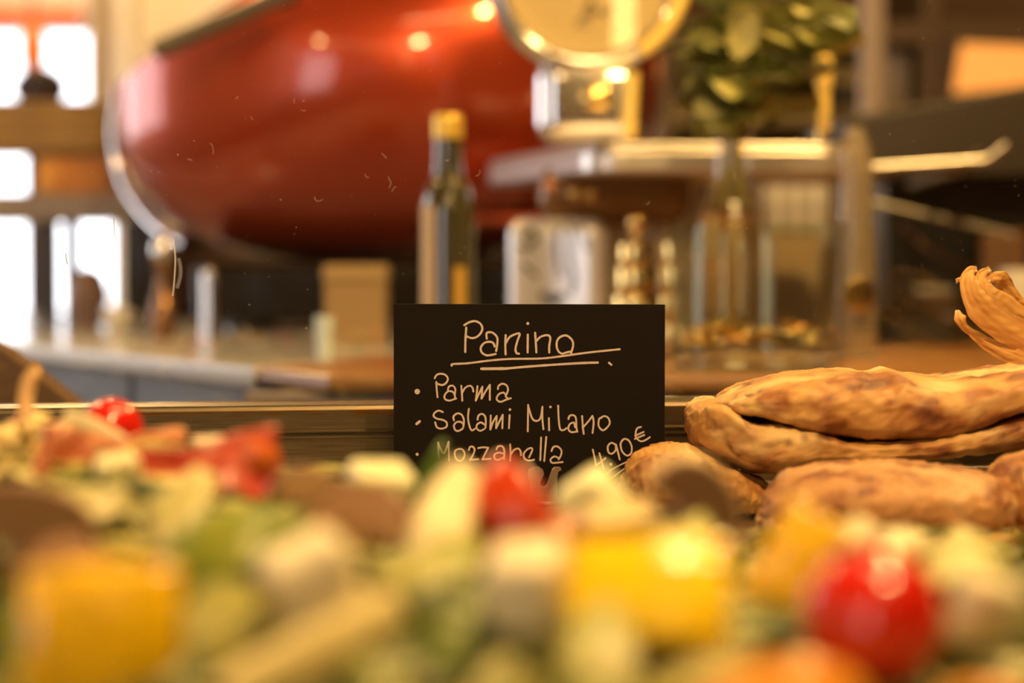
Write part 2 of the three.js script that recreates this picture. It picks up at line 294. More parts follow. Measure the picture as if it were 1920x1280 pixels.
  stroke('b', B, 755, 500, 745, 600, 760, 700, 790, 760, 830, 740);
  stroke('b', B, 860, 630, 870, 585, 910, 560, 950, 590, 960, 660, 955, 730); stroke('b', B, 945, 690, 900, 665, 855, 690, 850, 735, 890, 765, 940, 745);
  stroke('b', B, 1020, 580, 1015, 750); stroke('b', B, 1015, 750, 1045, 665, 1092, 585); stroke('b', B, 1092, 585, 1085, 735); stroke('b', B, 1085, 735, 1125, 650, 1165, 572); stroke('b', B, 1165, 572, 1160, 735);
  stroke('b', B, 1248, 575, 1240, 735); dot('b', 2.6, 1252, 508);
  dot('b', 2.9, 130, 1052);
  stroke('b', B, 385, 910, 388, 1010, 395, 1105); stroke('b', B, 388, 925, 428, 1018, 462, 1028, 510, 900); stroke('b', B, 510, 900, 515, 1125);
  stroke('b', B, 640, 985, 590, 1010, 590, 1080, 630, 1130, 680, 1115, 705, 1050, 680, 995, 636, 985);
  stroke('b', B, 755, 1000, 770, 962, 805, 960, 825, 1000, 800, 1070, 768, 1118); stroke('b', B, 768, 1118, 870, 1110);
  stroke('b', B, 870, 975, 925, 966, 990, 970); stroke('b', B, 990, 970, 950, 1050, 920, 1112); stroke('b', B, 920, 1112, 1020, 1105);
  stroke('b', B, 1090, 990, 1110, 955, 1160, 955, 1185, 1010, 1180, 1110); stroke('b', B, 1170, 1040, 1110, 1030, 1065, 1060, 1075, 1110, 1120, 1115, 1170, 1090);
  stroke('b', B, 1255, 930, 1260, 1030, 1255, 1130); stroke('b', B, 1260, 1060, 1300, 1000, 1350, 980, 1380, 1010, 1385, 1060);
  stroke('c', B, 205, 765, 240, 690, 238, 655, 190, 665, 140, 720, 150, 780, 200, 805, 265, 795);
  stroke('c', B, 350, 525, 340, 800); stroke('c', B, 412, 520, 388, 810);
  stroke('c', B, 475, 690, 500, 640, 550, 635, 595, 680, 590, 740, 562, 790); stroke('c', B, 555, 770, 510, 755, 465, 790, 480, 830, 540, 830, 610, 822);
  stroke('c', B, 192, 130, 190, 300, 188, 450); stroke('c', B, 195, 150, 240, 290, 290, 325, 340, 290, 365, 152); stroke('c', B, 365, 152, 365, 300, 378, 425);
  stroke('c', B, 443, 290, 447, 438); dot('c', 2.5, 462, 155);
  stroke('c', B, 555, 140, 562, 300, 580, 420, 620, 435, 658, 410);
  stroke('c', B, 680, 300, 695, 262, 740, 255, 770, 290, 776, 400, 788, 455); stroke('c', B, 760, 400, 745, 345, 695, 365, 680, 425, 720, 460, 785, 450);
  stroke('c', B, 845, 265, 855, 400, 865, 480); stroke('c', B, 852, 405, 920, 330, 970, 262); stroke('c', B, 970, 262, 985, 340, 972, 470);
  stroke('c', B, 1080, 285, 1052, 300, 1045, 380, 1090, 435, 1140, 410, 1180, 350, 1160, 285, 1110, 265, 1065, 290);
  stroke('c', B, 975, 670, 1000, 780, 1015, 865); stroke('c', B, 1015, 865, 1060, 830, 1130, 775); stroke('c', B, 1055, 715, 1080, 800, 1105, 900);
  dot('c', 2.7, 1195, 848);
  stroke('c', B, 1250, 610, 1200, 588, 1158, 630, 1165, 700, 1205, 720, 1250, 680, 1255, 615); stroke('c', B, 1255, 610, 1280, 700, 1302, 790);
  stroke('c', B, 1345, 545, 1312, 600, 1330, 690, 1390, 742, 1440, 710, 1445, 630, 1410, 560, 1360, 540, 1325, 565);
  stroke('c', B, 1558, 395, 1515, 410, 1495, 460, 1500, 520, 1545, 565, 1600, 560, 1665, 520); stroke('c', B, 1488, 502, 1590, 455); stroke('c', B, 1484, 540, 1598, 492);
  stroke('c', 2.6, 1080, 1035, 1180, 930, 1320, 850, 1500, 770); stroke('c', 2.4, 1165, 1045, 1290, 950, 1410, 865);
  const tx = new THREE.CanvasTexture(cv); tx.colorSpace = THREE.SRGBColorSpace;
  const z = -0.886, m = MPP(0.886), cw = 510 * m, ch = 362 * m, tl = P(737, 570, 0.886);
  const t = thing('menu_sign', 'black card sign with handwritten Panino menu and 4.90 euro price', 'sign', V(tl.x + cw / 2, tl.y - ch, z));
  t.rotation.x = -0.03; t.rotation.z = -0.002;
  part(t, 'card', box(cw, ch, 0.0008, 0, ch / 2, 0, 0.0003), std([0.02, 0.014, 0.010], 0.8));
  part(t, 'lettering', new THREE.PlaneGeometry(cw * 0.998, ch * 0.998).translate(0, ch / 2, 0.00045), new THREE.MeshPhysicalMaterial({ map: tx, roughness: 0.8, specularIntensity: 0.35 }));
  // clear clip in front of the card's foot
  const cl = thing('sign_clip', 'small clear plastic clip holding the foot of the black menu card', 'clip', V(0, 0, 0));
  const q = [[205, 1480], [212, 1100], [205, 1040], [180, 960], [195, 895], [250, 860], [320, 860], [375, 900], [388, 950], [362, 1010], [340, 1050], [345, 1085], [385, 1098], [415, 1072], [448, 970], [478, 890], [500, 868], [575, 866], [596, 885], [590, 910], [560, 924], [546, 1000], [546, 1480]];
  const sh = new THREE.Shape(q.map(([a, b]) => { const p = P(960 + a / 6.4, 740 + b / 6.4, 0.878); return new THREE.Vector2(p.x, Math.max(p.y, DECK + 0.001)); }));
  part(cl, 'prongs', new THREE.ExtrudeGeometry(sh, { depth: 0.0016, bevelEnabled: true, bevelThickness: 0.0004, bevelSize: 0.0004, bevelOffset: -0.0004, bevelSegments: 2, curveSegments: 6 }).translate(0, 0, -0.880), M.clearPlastic);
  const fp = P(1020, 930, 0.884);
  part(cl, 'foot', lathe([[0, 0], [0.016, 0], [0.0165, 0.001], [0.0155, 0.0028], [0, 0.003]], 36).translate(fp.x, DECK, -0.884), M.clearPlastic);
}

// ------------------------------------------------------------------ bread
const crustMat = new THREE.MeshPhysicalMaterial({ vertexColors: true, roughness: 0.62, sheen: 0.15 });
function interp(st, x) {                                // rows [x, ...values] joined smoothly
  let i = 0; while (i < st.length - 2 && x > st[i + 1][0]) i++;
  const a = st[Math.max(0, i - 1)], b = st[i], c = st[i + 1], d = st[Math.min(st.length - 1, i + 2)], t = Math.min(1, Math.max(0, (x - b[0]) / (c[0] - b[0])));
  return b.slice(1).map((_, k) => { const k1 = k + 1, m0 = (c[k1] - a[k1]) / 2, m1 = (d[k1] - b[k1]) / 2; return (2 * t ** 3 - 3 * t * t + 1) * b[k1] + (t ** 3 - 2 * t * t + t) * m0 + (-2 * t ** 3 + 3 * t * t) * c[k1] + (t ** 3 - t * t) * m1; });
}
function loaf(st, zc, zd, o, { n = 2.3, nb = 2.3, sd = 0, amp = 0.0011, marks, zt, tone = [1, 1, 1] } = {}) {   // st: [px, pyTop, pyBottom, halfDepth m]; the outline is read at distance zd
  const NX = 170, NA = 96, x0 = st[0][0], x1 = st[st.length - 1][0], pos = [], idx = [];
  for (let i = 0; i <= NX; i++) {
    const s = i / NX, px = x0 + (x1 - x0) * (0.5 - 0.5 * Math.cos(Math.PI * s)), [pt, pb, hw] = interp(st, px), a = P(px, pt, zt ?? zc), b = P(px, pb, zd);
    const cy = (a.y + b.y) / 2, hy = Math.max(1e-4, (a.y - b.y) / 2), endk = Math.sqrt(Math.max(0, 1 - Math.pow(Math.abs(2 * s - 1), 6))) + 0.02;
    for (let j = 0; j < NA; j++) {
      const f = j / NA * 2 * Math.PI, cs = Math.cos(f), sn = Math.sin(f), q = sn > 0 ? n : nb, k = 1 / (Math.abs(cs) ** q + Math.abs(sn) ** q) ** (1 / q);
      pos.push(P(px, pt, zc).x - o.x, cy + hy * sn * k - o.y, -zc + hw * endk * cs * k - o.z);
    }
  }
  for (let i = 0; i < NX; i++) for (let j = 0; j < NA; j++) { const p = i * NA + j, q = i * NA + (j + 1) % NA; idx.push(p, q, q + NA, p, q + NA, p + NA); }
  for (const [row, flip] of [[0, 0], [NX, 1]]) { const c = pos.length / 3; let x = 0, y = 0, z = 0; for (let j = 0; j < NA; j++) { x += pos[(row * NA + j) * 3]; y += pos[(row * NA + j) * 3 + 1]; z += pos[(row * NA + j) * 3 + 2]; } pos.push(x / NA, y / NA, z / NA); for (let j = 0; j < NA; j++) { const p = row * NA + j, q = row * NA + (j + 1) % NA; flip ? idx.push(c, p, q) : idx.push(c, q, p); } }
  let g = new THREE.BufferGeometry(); g.setAttribute('position', new THREE.Float32BufferAttribute(pos, 3)); g.setIndex(idx); g.computeVertexNormals();
  g = wobble(g, amp, 95, sd); g = wobble(g, amp * 0.45, 330, sd + 3);
  return paint(g, (x, y, z) => {
    const a = fbm(x * 55 + sd, y * 70, z * 55), b = fbm(x * 160 + sd, y * 160, z * 160), c = fbm(x * 30 - sd, y * 40, z * 30 + 9);
    let k = mix([0.52, 0.28, 0.085], [0.27, 0.095, 0.02], 0.35 + a * 1.9); k = mix(k, [0.66, 0.46, 0.20], c * 2.2 + 0.05); k = mix(k, [0.13, 0.04, 0.01], (b + a - 0.5) * 1.6);
    if (marks) for (const [mx, my, r] of marks) { const d = Math.hypot(x + o.x - mx, y + o.y - my); if (d < r) k = mix(k, [0.10, 0.03, 0.008], 0.8 * (1 - d / r)); }
    return k.map((v, i) => v * tone[i]);
  });
}
{
  const zd = 0.835, zc = 0.868, o = V(P(1620, 0, zd).x * (zc / zd), P(0, 880, zd).y, -zc);
  const marks = [];
  for (const [x, y] of [[1452, 826], [1480, 815], [1506, 818], [1522, 816], [1545, 820], [1563, 814], [1590, 816], [1612, 812], [1830, 810]]) { const p = P(x, y, zd); marks.push([p.x * zc / zd, p.y, 0.0022]); }
  const t = thing('panino', 'large golden panino split along its side, topmost of the bread pile', 'panino', o);
  part(t, 'top_crust', loaf([[1336, 752, 774, 0.012], [1352, 742, 776, 0.026], [1400, 722, 781, 0.038], [1460, 703, 798, 0.044], [1520, 695, 811, 0.046], [1580, 691, 820, 0.046], [1640, 698, 824, 0.046], [1658, 691, 824, 0.046], [1690, 698, 824, 0.046], [1740, 704, 819, 0.046], [1800, 700, 806, 0.046], [1860, 691, 778, 0.046], [1930, 684, 766, 0.046], [2010, 690, 770, 0.042], [2080, 715, 785, 0.03], [2110, 745, 778, 0.01]], zc, zd, o, { sd: 1, nb: 6 }), crustMat);
  part(t, 'bottom_crust', loaf([[1288, 790, 815, 0.010], [1297, 775, 840, 0.022], [1322, 763, 864, 0.034], [1352, 767, 876, 0.040], [1390, 796, 892, 0.044], [1440, 802, 897, 0.0455], [1500, 804, 892, 0.046], [1540, 822, 878, 0.046], [1600, 830, 874, 0.046], [1700, 823, 868, 0.046], [1790, 805, 858, 0.046], [1860, 786, 852, 0.046], [1930, 776, 846, 0.044], [2020, 780, 842, 0.04], [2090, 790, 835, 0.02], [2108, 805, 820, 0.008]], zc, zd, o, { sd: 7, marks, n: 7, zt: 0.828 }), crustMat);
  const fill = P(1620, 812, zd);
  part(t, 'slit_shade', wobble(new RoundedBoxGeometry(0.12, 0.005, 0.06, 4, 0.002), 0.001, 200).translate(fill.x * zc / zd - o.x + 0.004, fill.y - o.y, 0), std([0.06, 0.03, 0.01], 0.8), 'dark insert imitating the shade inside the slit');  // dark insert puts the shade of the slit into colour
}
{
  const zd = 0.82, zc = 0.846, o = V(P(1300, 0, zd).x * zc / zd, DECK, -zc);
  const t = thing('panino', 'small rounded brown panino under the left end of the topmost split one', 'panino', o);
  part(t, 'crust', loaf([[1165, 895, 930, 0.008], [1176, 868, 950, 0.018], [1200, 846, 965, 0.026], [1240, 833, 972, 0.030], [1290, 834, 974, 0.030], [1340, 856, 975, 0.028], [1390, 884, 970, 0.026], [1430, 900, 965, 0.018], [1450, 920, 945, 0.006]], zc, zd, o, { sd: 15, amp: 0.0013 }), crustMat);
}
{
  const zd = 0.725, zc = 0.762, o = V(P(1650, 0, zd).x * zc / zd, DECK, -zc);
  const t = thing('panino', 'wide pale brown panino lying in front, beneath the topmost split one', 'panino', o);
  part(t, 'top_crust', loaf([[1428, 960, 985, 0.01], [1440, 930, 992, 0.024], [1480, 893, 1000, 0.036], [1540, 874, 1004, 0.042], [1620, 868, 1004, 0.044], [1700, 870, 1004, 0.044], [1780, 876, 1006, 0.042], [1850, 888, 1010, 0.036], [1890, 915, 1005, 0.02], [1905, 945, 985, 0.008]], zc, zd, o, { sd: 22, nb: 4, tone: [0.8, 0.72, 0.8] }), crustMat);
  part(t, 'bottom_crust', loaf([[1420, 1000, 1020, 0.01], [1440, 985, 1045, 0.03], [1540, 985, 1060, 0.043], [1700, 990, 1062, 0.045], [1840, 992, 1062, 0.042], [1900, 1000, 1045, 0.02], [1915, 1010, 1025, 0.008]], zc, zd, o, { sd: 29, n: 4, zt: 0.725, tone: [0.9, 0.82, 0.8] }), crustMat);
}
{
  const zd = 0.735, zc = 0.768, o = V(P(1990, 0, zd).x * zc / zd, DECK, -zc);
  const t = thing('panino', 'browned panino cut off by the picture at the right end of the bread pile', 'panino', o);
  part(t, 'crust', loaf([[1852, 930, 960, 0.01], [1862, 890, 1000, 0.02], [1890, 862, 1040, 0.032], [1940, 850, 1050, 0.04], [2020, 850, 1052, 0.042], [2100, 880, 1050, 0.03], [2130, 940, 1010, 0.008]], zc, zd, o, { sd: 40, tone: [0.8, 0.7, 0.7] }), crustMat);
}
// ------------------------------------------------------------------ dried husk strips tied in a bundle behind the bread
{
  const z0 = 0.905, K = 5.5625, root = P(2065, 690, z0 - 0.015);
  const t = thing('dried_husk_bundle', 'bundle of curled orange dried corn husk strips behind the topmost panino', 'dried husk', root);
  const huskMat = new THREE.MeshPhysicalMaterial({ vertexColors: true, roughness: 0.75, transmission: 0.12, thickness: 0, side: THREE.DoubleSide });
  const strips = [
    [[195, 515, 30, 0.0], [205, 590, 100, 0.004], [245, 668, 60, 0.003], [330, 735, 60, 0.001], [480, 840, 100, 0], [640, 935, 135, 0], [800, 1000, 150, 0], [960, 1045, 150, 0], [1300, 1060, 120, 0.004], [1720, 1000, 60, 0.006]],
    [[418, 100, 40, -0.004], [345, 112, 70, 0.000], [300, 200, 110, 0.004], [318, 340, 130, 0.006], [410, 480, 170, 0.006], [560, 610, 180, 0.004], [760, 730, 180, 0.002], [960, 830, 180, 0], [1300, 930, 130, 0], [1720, 990, 60, 0.004]],
    [[570, 98, 40, -0.006], [480, 145, 80, -0.002], [448, 250, 100, 0.002], [510, 380, 150, 0.003], [640, 480, 180, 0.002], [790, 610, 180, 0], [960, 720, 180, -0.002], [1300, 870, 120, -0.002], [1720, 985, 60, 0.002]],
    [[515, 215, 50, 0.0], [585, 175, 95, 0.001], [650, 180, 130, 0], [720, 265, 130, -0.004], [810, 390, 135, -0.006], [930, 500, 140, -0.007], [1300, 780, 110, -0.004], [1720, 980, 60, 0]],
    [[185, 205, 24, -0.001], [240, 190, 44, 0.001], [300, 230, 40, 0.001], [345, 330, 40, 0.001]],
  ];
  strips.forEach((st, si) => {
    const broad = si === 1 || si === 2 ? 1.8 : 1.3;
    const pts = st.map(([x, y, w, dz]) => { const p = P(1760 + x / K, 490 + y / K, z0); return V(p.x - root.x, p.y - root.y, p.z - root.z + dz); });
    const cur = new THREE.CatmullRomCurve3(pts), ws = st.map(([, , w]) => broad * w / K * MPP(z0));
    const f = (u, v) => {
      const q = Math.min(0.9999, v) * (st.length - 1), i = Math.min(Math.floor(q), st.length - 2), w = ws[i] + (ws[i + 1] - ws[i]) * (q - i);
      const c = cur.getPoint(v), d = cur.getTangent(v), s = V(-d.y, d.x, 0).normalize(), k = u * 2 - 1;
      const rag = v < 0.04 ? 0.0006 * Math.sin(u * 30 + si) : 0;
      return c.addScaledVector(s, k * w / 2 * (1 + 0.12 * noise(v * 14, k, si * 3))).add(V(0, rag, 0.0012 * (1 - k * k) + 0.00025 * Math.sin(u * 11 + v * 5 + si) + 0.0006 * noise(u * 8, v * 20, si)));
    };
    part(t, 'husk_strip', shell(f, 14, 60, 0.0003, (u, v) => { const k = mix([0.74, 0.42, 0.12], [0.42, 0.17, 0.03], 0.35 + 0.8 * noise(u * 6, v * 3, si * 5)); return v < 0.05 ? mix([0.85, 0.7, 0.45], k, v / 0.05) : k; }), huskMat);
  });
  part(t, 'knot', wobble(new THREE.SphereGeometry(0.011, 24, 18).scale(1.5, 1, 1), 0.001, 120), std([0.5, 0.24, 0.06], 0.8));
}

// ------------------------------------------------------------------ salad platter
const PLX = -0.03, PLZ = -0.495;
{
  const t = thing('serving_platter', 'white rectangular platter underneath the mixed salad', 'platter', V(PLX, DECK, PLZ));
  const rect = (hx, hz, r) => { const s = new THREE.Shape(); s.absarc(hx - r, hz - r, r, 0, Math.PI / 2); s.absarc(-hx + r, hz - r, r, Math.PI / 2, Math.PI); s.absarc(-hx + r, -hz + r, r, Math.PI, 1.5 * Math.PI); s.absarc(hx - r, -hz + r, r, 1.5 * Math.PI, 2 * Math.PI); s.closePath(); return s; };
  part(t, 'base', new THREE.ExtrudeGeometry(rect(0.262, 0.185, 0.04), { depth: 0.003, bevelEnabled: true, bevelSize: 0.001, bevelThickness: 0.001, bevelSegments: 2, curveSegments: 8 }).rotateX(-Math.PI / 2).translate(0, 0.001, 0), M.whitePorcelain);
  const rim = rect(0.274, 0.197, 0.05); rim.holes.push(new THREE.Path(rect(0.258, 0.181, 0.038).getPoints(10)));
  part(t, 'rim', new THREE.ExtrudeGeometry(rim, { depth: 0.002, bevelEnabled: true, bevelSize: 0.0015, bevelThickness: 0.001, bevelSegments: 3, curveSegments: 10 }).rotateX(-Math.PI / 2).translate(0, 0.002, 0), M.whitePorcelain);
}
const sm = (a, b, x) => { const t = Math.min(1, Math.max(0, (x - a) / (b - a))); return t * t * (3 - 2 * t); };
function heap(x, z) {                                   // height of the salad above the deck
  const d = -z, back = sm(0.44, 0.56, d), left = sm(0.02, -0.10, x), edge = sm(0.27, 0.23, Math.abs(x - PLX)) * sm(0.31, 0.35, d) * sm(0.68, 0.64, d);
  return 0.005 + edge * (0.014 * (1 - sm(0.36, 0.48, d)) + 0.021 * sm(0.36, 0.48, d) * (1 - back) + back * (0.034 * left + 0.003 * (1 - left)) + 0.003 * noise(x * 40, z * 40, 1));
}
const leafMat = new THREE.MeshPhysicalMaterial({ vertexColors: true, roughness: 0.45, transmission: 0.25, thickness: 0, side: THREE.DoubleSide });
{ // shredded lettuce under everything
  const strip = shell((u, v) => { const k = u * 2 - 1; return V((v - 0.5) * 0.030, 0.004 * Math.sin(v * 4.4) + 0.0012 * k * k, k * 0.0024 * (0.6 + 0.4 * Math.sin(v * 3.14)) + 0.003 * Math.sin(v * 3)); }, 3, 9, 0.0007);
  const n = 3600, im = new THREE.InstancedMesh(strip, std([1, 1, 1], 0.5), n), q = new THREE.Object3D(), c = new THREE.Color();
  for (let i = 0; i < n; i++) {
    const x = PLX + rr(-0.25, 0.25), z = -rr(0.33, 0.665), h = heap(x, z);
    q.position.set(x, DECK + Math.max(0.006, h - rnd() * rnd() * 0.03), z); q.rotation.set(rr(-0.5, 0.5), rr(0, 6.3), rr(-0.5, 0.5)); const s = rr(0.7, 1.3); q.scale.set(s, s, s); q.updateMatrix(); im.setMatrixAt(i, q.matrix);
    const k = mix([0.10, 0.12, 0.012], [0.52, 0.46, 0.13], rnd() ** 1.6); im.setColorAt(i, c.setRGB(...(rnd() < 0.25 ? [0.05, 0.075, 0.01] : k)));
  }
  im.name = 'shredded_lettuce'; shade(im); im.userData = { kind: 'stuff', label: 'bed of pale green shredded lettuce on the white platter', category: 'lettuce' }; scene.add(im);
}
// makers of salad pieces; each returns a thing centred at its own origin
const cheeseMat = std([0.80, 0.72, 0.48], 0.5), appleMat = std([0.80, 0.80, 0.48], 0.35);
const orient = (o, e) => { if (e) o.rotation.set(...e); return o; };
function chunk(name, label, cat, px, py, z, wpx, hpx, dm, mat, e, sd, group) {
  const m = MPP(z), g = wobble(new RoundedBoxGeometry(wpx * m, hpx * m, dm, 5, Math.min(wpx * m, hpx * m, dm) * 0.28), 0.0012, 90, sd);
  return orient(solo(name, label, cat, g, mat, P(px, py, z), group), e);
}
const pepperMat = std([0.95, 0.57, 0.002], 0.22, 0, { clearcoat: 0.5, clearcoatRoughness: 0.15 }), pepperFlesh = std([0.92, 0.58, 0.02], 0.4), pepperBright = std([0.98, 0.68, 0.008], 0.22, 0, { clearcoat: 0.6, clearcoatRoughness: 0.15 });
function pepper(label, px, py, z, wpx, hpx, bend, e, mat = pepperMat) {
  const m = MPP(z), w = wpx * m, h = hpx * m, t = thing('yellow_pepper_piece', label, 'pepper', P(px, py, z)); orient(t, e);
  const sheet = (off) => (u, v) => { const a = (u - 0.5) * bend, R = w / bend + off, k = 1 + 0.03 * noise(u * 5, v * 5, px); return V(R * Math.sin(a), (v - 0.5) * h * k, R * Math.cos(a) - w / bend + 0.0015 * Math.cos((v - 0.5) * 3) + 0.0008 * noise(u * 6, v * 6, py)); };
  part(t, 'skin', shell(sheet(0.0018), 16, 16, 0.0016), mat); part(t, 'flesh', shell(sheet(-0.0012), 16, 16, 0.0048), pepperFlesh); return t;
}
const tomatoMat = std([0.62, 0.018, 0.006], 0.14, 0, { clearcoat: 0.8, clearcoatRoughness: 0.04, specularIntensity: 1 }), calyxMat = std([0.08, 0.14, 0.02], 0.6), tomatoFlesh = std([0.70, 0.07, 0.012], 0.3, 0, { clearcoat: 0.4 });
function tomato(label, px, py, z, rpx, e) {
  const r = rpx * MPP(z), t = thing('cherry_tomato', label, 'tomato', P(px, py, z)); orient(t, e);
  part(t, 'fruit', smoothLathe([[0, -r * 0.98], [r * 0.55, -r * 0.86], [r * 0.97, -r * 0.2], [r * 0.92, r * 0.4], [r * 0.5, r * 0.84], [r * 0.12, r * 0.9], [0, r * 0.84]], 50, 48), tomatoMat);
  for (let k = 0; k < 5; k++) part(t, 'sepal', shell((u, v) => V((u - 0.5) * r * 0.22 * Math.sin(Math.PI * (0.15 + 0.85 * (1 - v))), r * (0.87 + 0.06 * Math.sin(v * 3)) - v * v * r * 0.1, v * r * 0.5), 4, 8, 0.0004).rotateY(k * 1.257), calyxMat);
  return t;
}
function wedge(name, label, px, py, z, rpx, e, skin = tomatoMat, flesh = tomatoFlesh) {     // a tomato wedge: curved skin and flat cut faces
  const r = rpx * MPP(z), t = thing(name, label, 'tomato', P(px, py, z)); orient(t, e);
  const A = 1.15, f = (R) => (u, v) => { const th = (u - 0.5) * A, ph = (v - 0.5) * Math.PI * 0.98; return V(R * Math.cos(ph) * Math.sin(th), R * Math.sin(ph), R * Math.cos(ph) * Math.cos(th)); };
  part(t, 'skin', shell(f(r), 14, 24, 0.0012), skin);
  const g = shell((u, v) => { const p = f(r * 0.97)(u, v); return p; }, 14, 24, 0.0004);
  const gs = []; for (const s of [0, 1]) gs.push(shell((u, v) => f(r * 0.97)(s, v).multiply(V(u, 1, u)), 8, 24, 0.0012));
  part(t, 'flesh', mergeGeometries([g, ...gs]), flesh); return t;
}
function leaf(name, label, cat, px, py, z, wpx, lpx, e, c0, c1, { ruffle = 1, bow = 0.35, th = 0.0006, sd = 0, group, pow = 0.8 } = {}) {
  const m = MPP(z), w = wpx * m, l = lpx * m;
  const g = shell((u, v) => { const k = u * 2 - 1, ww = w / 2 * Math.pow(Math.sin(Math.PI * Math.pow(0.04 + 0.94 * v, pow)), 0.6); return V(k * ww, bow * l * (0.25 - (v - 0.5) ** 2) - 0.15 * w * k * k + ruffle * 0.05 * w * k * k * Math.sin(v * 14 + sd) + ruffle * 0.03 * l * noise(k * 2, v * 5, sd), (0.5 - v) * l); }, 18, 26, th,
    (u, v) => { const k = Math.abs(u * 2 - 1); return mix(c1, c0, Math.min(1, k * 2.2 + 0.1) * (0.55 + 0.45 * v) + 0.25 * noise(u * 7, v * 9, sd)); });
  return orient(solo(name, label, cat, g, leafMat, P(px, py, z), group), e);
}
const hamMat = new THREE.MeshPhysicalMaterial({ vertexColors: true, roughness: 0.4, clearcoat: 0.25, clearcoatRoughness: 0.3, side: THREE.DoubleSide });
function ham(label, px, py, z, wpx, hpx, e, c0, c1, sd) {
  const m = MPP(z), w = wpx * m, h = hpx * m;
  const g = shell((u, v) => V((u - 0.5) * w * (1 + 0.12 * noise(v * 3, u, sd)), 0.10 * w * noise(u * 2.4, v * 1.6, sd) + 0.08 * w * Math.sin(u * 7 + v * 3 + sd), (v - 0.5) * h * (1 + 0.2 * noise(u * 4, v, sd + 2))), 26, 20, 0.0011, (u, v) => mix(c0, c1, 0.35 + 1.3 * noise(u * 4 + sd, v * 3, sd)));
  return orient(solo('ham_slice', label, 'ham', g, hamMat, P(px, py, z)), e);
}
function mushroom(label, px, py, z, wpx, e, cap = [0.20, 0.10, 0.045], inner = [0.52, 0.36, 0.20]) {    // a lengthwise slice: cap rim and pale inside
  const s = wpx * MPP(z) / 2, t = thing('mushroom_slice', label, 'mushroom', P(px, py, z)); orient(t, e);
  const o = [[-0.25, -0.7], [-0.22, -0.1], [-0.45, -0.22], [-0.85, -0.28], [-1, -0.05], [-0.85, 0.35], [-0.45, 0.66], [0, 0.74], [0.45, 0.66], [0.85, 0.35], [1, -0.05], [0.85, -0.28], [0.45, -0.22], [0.22, -0.1], [0.25, -0.7], [0, -0.76]];
  const mk = (k, d, b) => { const sh = new THREE.Shape(); sh.setFromPoints(new THREE.SplineCurve([...o, o[0]].map(([x, y]) => new THREE.Vector2(x * s * k, y * s * k))).getPoints(60)); return new THREE.ExtrudeGeometry(sh, { depth: d, bevelEnabled: true, bevelSize: b, bevelThickness: b, bevelSegments: 2, bevelOffset: -b }).translate(0, 0, -d / 2); };
  part(t, 'slice', mk(0.93, 0.0042, 0.0006), std(inner, 0.6));
  const arc = []; for (let i = 0; i <= 12; i++) { const a = Math.PI * (1.07 - 1.14 * i / 12); arc.push(V(Math.cos(a) * s * 0.97, Math.sin(a) * s * 0.72 - s * 0.03, 0)); }
  part(t, 'cap_skin', tube(arc, s * 0.11, 40, 10).scale(1, 1, Math.max(0.35, 0.0026 / (s * 0.11))), std(cap, 0.45)); return t;
}
function cucumber(label, px, py, z, rpx, e) {
  const r = rpx * MPP(z), t = thing('cucumber_slice', label, 'cucumber', P(px, py, z)); orient(t, e);
  part(t, 'flesh', lathe([[0, -0.002], [r * 0.93, -0.002], [r * 0.95, 0], [r * 0.93, 0.002], [0, 0.002]], 40), std([0.50, 0.50, 0.16], 0.3, 0, { clearcoat: 0.3 }));
  part(t, 'peel', lathe([[r * 0.93, -0.0022], [r * 0.99, -0.0022], [r, 0], [r * 0.99, 0.0022], [r * 0.93, 0.0022], [r * 0.93, -0.0022]], 40), std([0.12, 0.18, 0.03], 0.4));
  for (let k = 0; k < 8; k++) { const a = k * 0.785 + 0.2; part(t, 'seed', new THREE.SphereGeometry(r * 0.1, 10, 8).scale(1, 0.5, 0.5).rotateY(-a).translate(Math.cos(a) * r * 0.5, 0.0016, Math.sin(a) * r * 0.5), std([0.66, 0.62, 0.30], 0.4)); }
  return t;
}
function strip(name, label, cat, pts, wpx, z, mat, thick = 0.0035) {          // a crisp bent strip along pixel points [px, py, z]
  const q = pts.map(([x, y, zz]) => P(x, y, zz ?? z)), o = q[Math.floor(q.length / 2)].clone(), cur = new THREE.CatmullRomCurve3(q.map((p) => p.clone().sub(o))), w = wpx * MPP(z) / 2;
  const g = shell((u, v) => { const c = cur.getPoint(v), d = cur.getTangent(v), s = V(-d.y, d.x, 0).normalize(), k = u * 2 - 1, ww = w * (0.45 + 0.55 * Math.sin(Math.PI * (0.12 + 0.8 * v))); return c.addScaledVector(s, k * ww).add(V(0, 0, 0.35 * w * (1 - k * k))); }, 8, 30, thick);
  return solo(name, label, cat, g, mat, o);
}
const onionMat = std([0.72, 0.64, 0.38], 0.6, 0, { transmission: 0.1, thickness: 0 });
const GREEN = [0.19, 0.26, 0.010], OLIVE = [0.30, 0.33, 0.015], LIGHT = [0.50, 0.54, 0.16], PALE = [0.56, 0.52, 0.19], DARK = [0.035, 0.05, 0.006];

